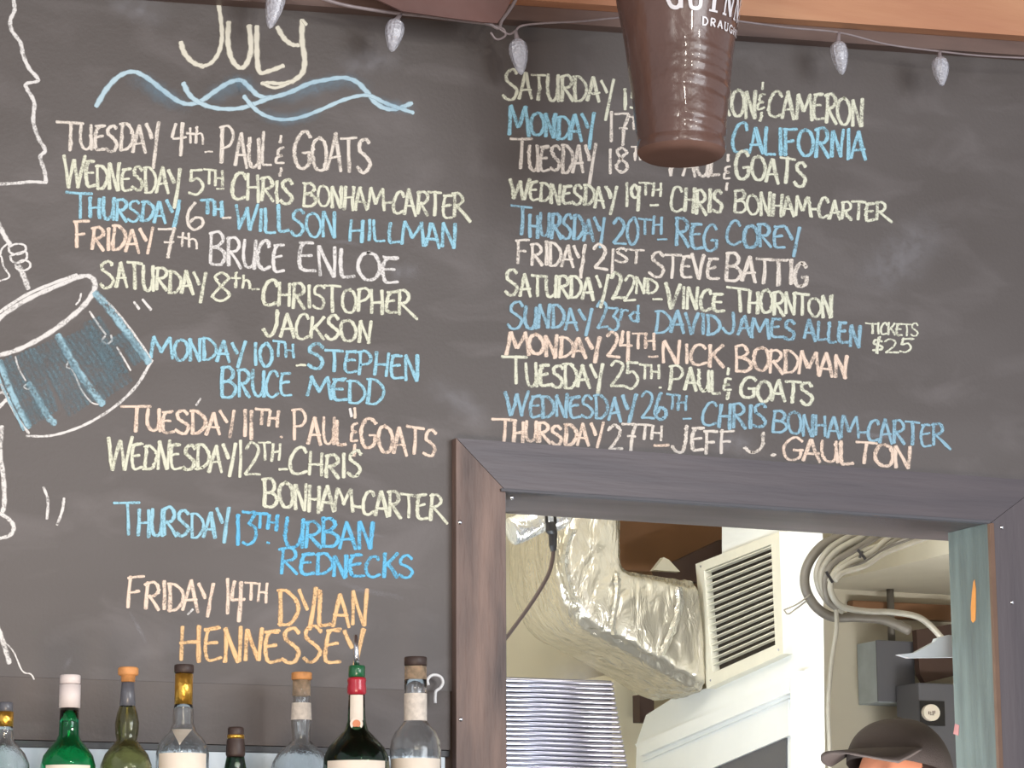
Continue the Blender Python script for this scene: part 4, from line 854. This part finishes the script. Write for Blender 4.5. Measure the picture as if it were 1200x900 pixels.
# body: one skinned surface
verts, edges, rad = [], [], []
def jn(p, r, prev=None):
    verts.append(p); rad.append(r)
    if prev is not None: edges.append((prev, len(verts)-1))
    return len(verts)-1
zt = zh
pel = jn(HP(-.02, 0, .98), .135); w1 = jn(HP(-.02, 0, 1.12), .125, pel); ch_ = jn(HP(-.01, 0, 1.32), .15, w1); sh_ = jn(HP(-.03, 0, zt-.32), .12, ch_); nk = jn(HP(-.02, 0, zt-.20), .058, sh_); jn(HP(0, 0, zt-.12), .055, nk)
for s in (1, -1):
    a = jn(HP(-.03, s*.17, zt-.33), .062, sh_); e = jn(HP(.0, s*.235, zt-.62), .045, a); wr = jn(HP(.2, s*.2, zt-.78), .03, e)
    h = jn(HP(-.02, s*.095, .9), .095, pel); kn = jn(HP(.02, s*.11, .5), .062, h); an = jn(HP(-.02, s*.12, .09), .042, kn); jn(HP(.14, s*.13, .045), .036, an)
me = bpy.data.meshes.new('body'); me.from_pydata([v-Vector((hc.x, YP, 0)) for v in verts], edges, []); me.update()
bo = bpy.data.objects.new('body', me); COL.objects.link(bo); bo.parent = pr
sk = bo.modifiers.new('skin', 'SKIN'); 
for i, v in enumerate(me.skin_vertices[0].data): v.radius = (rad[i], rad[i]); v.use_root = (i == 0)
ss = bo.modifiers.new('sub', 'SUBSURF'); ss.levels = 2; ss.render_levels = 2; sk.use_smooth_shade = True
me.materials.append(M['shirt'])
# hands with fingers
for s in (1, -1):
    v2, e2, r2 = [], [], []
    def j2(p, r, prev=None):
        v2.append(p); r2.append(r)
        if prev is not None: e2.append((prev, len(v2)-1))
        return len(v2)-1
    wr = HP(.2, s*.2, zt-.78); r0 = j2(wr, .026); pm = j2(wr+hd*.05+Vector((0,0,-.015)), .034, r0)
    for k, Lf in enumerate((.062, .072, .068, .052)):
        o_ = (k-1.5)*.021; a = j2(wr+hd*.09+hs_*o_+Vector((0,0,-.02)), .010, pm); b = j2(wr+hd*(.09+Lf*.55)+hs_*o_+Vector((0,0,-.03)), .0085, a); j2(wr+hd*(.09+Lf)+hs_*o_+Vector((0,0,-.055)), .0075, b)
    a = j2(wr+hd*.05-hs_*s*.042+Vector((0,0,-.02)), .011, r0); j2(wr+hd*.095-hs_*s*.05+Vector((0,0,-.035)), .0085, a)
    me2 = bpy.data.meshes.new('hand'); me2.from_pydata([v-Vector((hc.x, YP, 0)) for v in v2], e2, []); ho2 = bpy.data.objects.new('hand', me2); COL.objects.link(ho2); ho2.parent = pr
    k_ = ho2.modifiers.new('skin', 'SKIN'); k_.use_smooth_shade = True
    for i, v in enumerate(me2.skin_vertices[0].data): v.radius = (r2[i], r2[i]); v.use_root = (i == 0)
    q = ho2.modifiers.new('sub', 'SUBSURF'); q.levels = 1; q.render_levels = 2; me2.materials.append(M['skin'])
# head with face
def ellip(bm, c, rx, ry, rz, fn=None, seg=40, rg=28):
    r = bmesh.ops.create_uvsphere(bm, u_segments=seg, v_segments=rg, radius=1)
    for v in r['verts']:
        f, s, z = v.co.x*rx, v.co.y*ry, v.co.z*rz
        if fn: f, s, z = fn(f, s, z, v.co)
        v.co = c+hd*f+hs_*s+Vector((0, 0, z))
    return bm
hcen = HP(0, 0, zh-.078)
def face(f, s, z, q):
    if z < -.02: t = min(1, (-z-.02)/.1); s *= 1-.32*t; f = f*(1-.12*t)+.012*t      # jaw
    if f > .05:
        g = math.exp(-(s/.012)**2)
        f += .024*g*math.exp(-((z+.028)/.018)**2)+.010*g*math.exp(-((z+.005)/.02)**2)  # nose
        for e in (-.032, .032): f -= .009*math.exp(-((s-e)/.016)**2-((z-.004)/.012)**2)  # sockets
        f += .005*math.exp(-(s/.045)**2-((z-.024)/.009)**2)                              # brow
        f += .006*math.exp(-(s/.022)**2-((z+.062)/.010)**2)                              # lips
        f += .006*math.exp(-(s/.02)**2-((z+.098)/.014)**2)                               # chin
    return f, s, z
put('head', ellip(bmesh.new(), hcen, .096, .076, .122, face, 64, 48), M['skin'], pr, True)
for e in (-.032, .032):
    put('eye', ellip(bmesh.new(), hcen+hd*.078+hs_*e+Vector((0,0,.004)), .012, .013, .010, None, 16, 12), M['eye'], pr, True)
    put('eyebrow', ellip(bmesh.new(), hcen+hd*.0885+hs_*e+Vector((0,0,.028)), .006, .018, .0035, None, 14, 8), M['hair'], pr, True)
    put('ear', ellip(bmesh.new(), hcen+hd*-.005+hs_*(.079 if e > 0 else -.079)+Vector((0,0,-.01)), .018, .009, .032, None, 16, 12), M['skin'], pr, True)
put('mouth', ellip(bmesh.new(), hcen+hd*.0905+Vector((0,0,-.062)), .006, .023, .006, None, 16, 8), M['lip'], pr, True)
put('hair', ellip(bmesh.new(), hcen+hd*-.018+Vector((0,0,.012)), .090, .0815, .10, lambda f, s, z, q: (min(f, .058), s, max(z, -.05)), 40, 28), M['hair'], pr, True)
# cap: panelled crown, button, curved peak
cp = empty('cap', (0, 0, 0)); cp.parent = pr; cp.location = (0, 0, 0)
zc0 = zh+.0
crown_top = P(1053, 842, YP).z
bm = bmesh.new(); rings = []
Hc = crown_top-zc0
for i in range(16):
    t = i/15*math.pi/2; rr_, zz_ = math.cos(t)**.85 if i < 15 else 0.0, math.sin(t)
    ring_ = []
    for k in range(60):
        th = 2*math.pi*k/60; seam = 1-.012*math.exp(-((((th/(math.pi/3))+.5) % 1-.5)*9)**2)
        ring_.append(bm.verts.new(HP(math.cos(th)*.112*rr_*seam-.004, math.sin(th)*.098*rr_*seam, zc0-.012-.045*(1-math.cos(th))/2*(1-zz_)+(Hc+.012)*zz_)))
    rings.append(ring_)
for a, b in zip(rings, rings[1:]):
    for k in range(60): bm.faces.new((a[k], a[(k+1)%60], b[(k+1)%60], b[k]))
bmesh.ops.remove_doubles(bm, verts=bm.verts[:], dist=1e-5)
put('crown', bm, M['cap'], cp, True)
bm = bmesh.new(); top, bot = [], []
NB = 20
for j in range(7):
    rt_, rb_ = [], []
    for i in range(NB+1):
        th = -1.15+2.3*i/NB; ext = .102*(math.cos(th*.9)**.6)*j/6
        f = math.cos(th)*(.108)+ext*1.0-.004; s = math.sin(th)*(.094-.006*j/6)
        z = zc0+.002-.12*ext-(s/.094)**2*.030*(j/6)+.003*(j/6)
        rt_.append(bm.verts.new(HP(f, s, z+.0040))); rb_.append(bm.verts.new(HP(f, s, z-.0015)))
    top.append(rt_); bot.append(rb_)
for L_, fl in ((top, False), (bot, True)):
    for a, b in zip(L_, L_[1:]):
        for i in range(NB): bm.faces.new((a[i], a[i+1], b[i+1], b[i]))
for i in range(NB): bm.faces.new((top[-1][i], top[-1][i+1], bot[-1][i+1], bot[-1][i])); bm.faces.new((top[0][i], bot[0][i], bot[0][i+1], top[0][i+1]))
for e in (0, NB):
    for j in range(6): bm.faces.new((top[j][e], top[j+1][e], bot[j+1][e], bot[j][e]))
put('peak', bm, M['cap'], cp, True)
put('button', ellip(bmesh.new(), HP(-.004, 0, crown_top-.001), .008, .008, .004, None, 16, 8), M['cap'], cp, True)
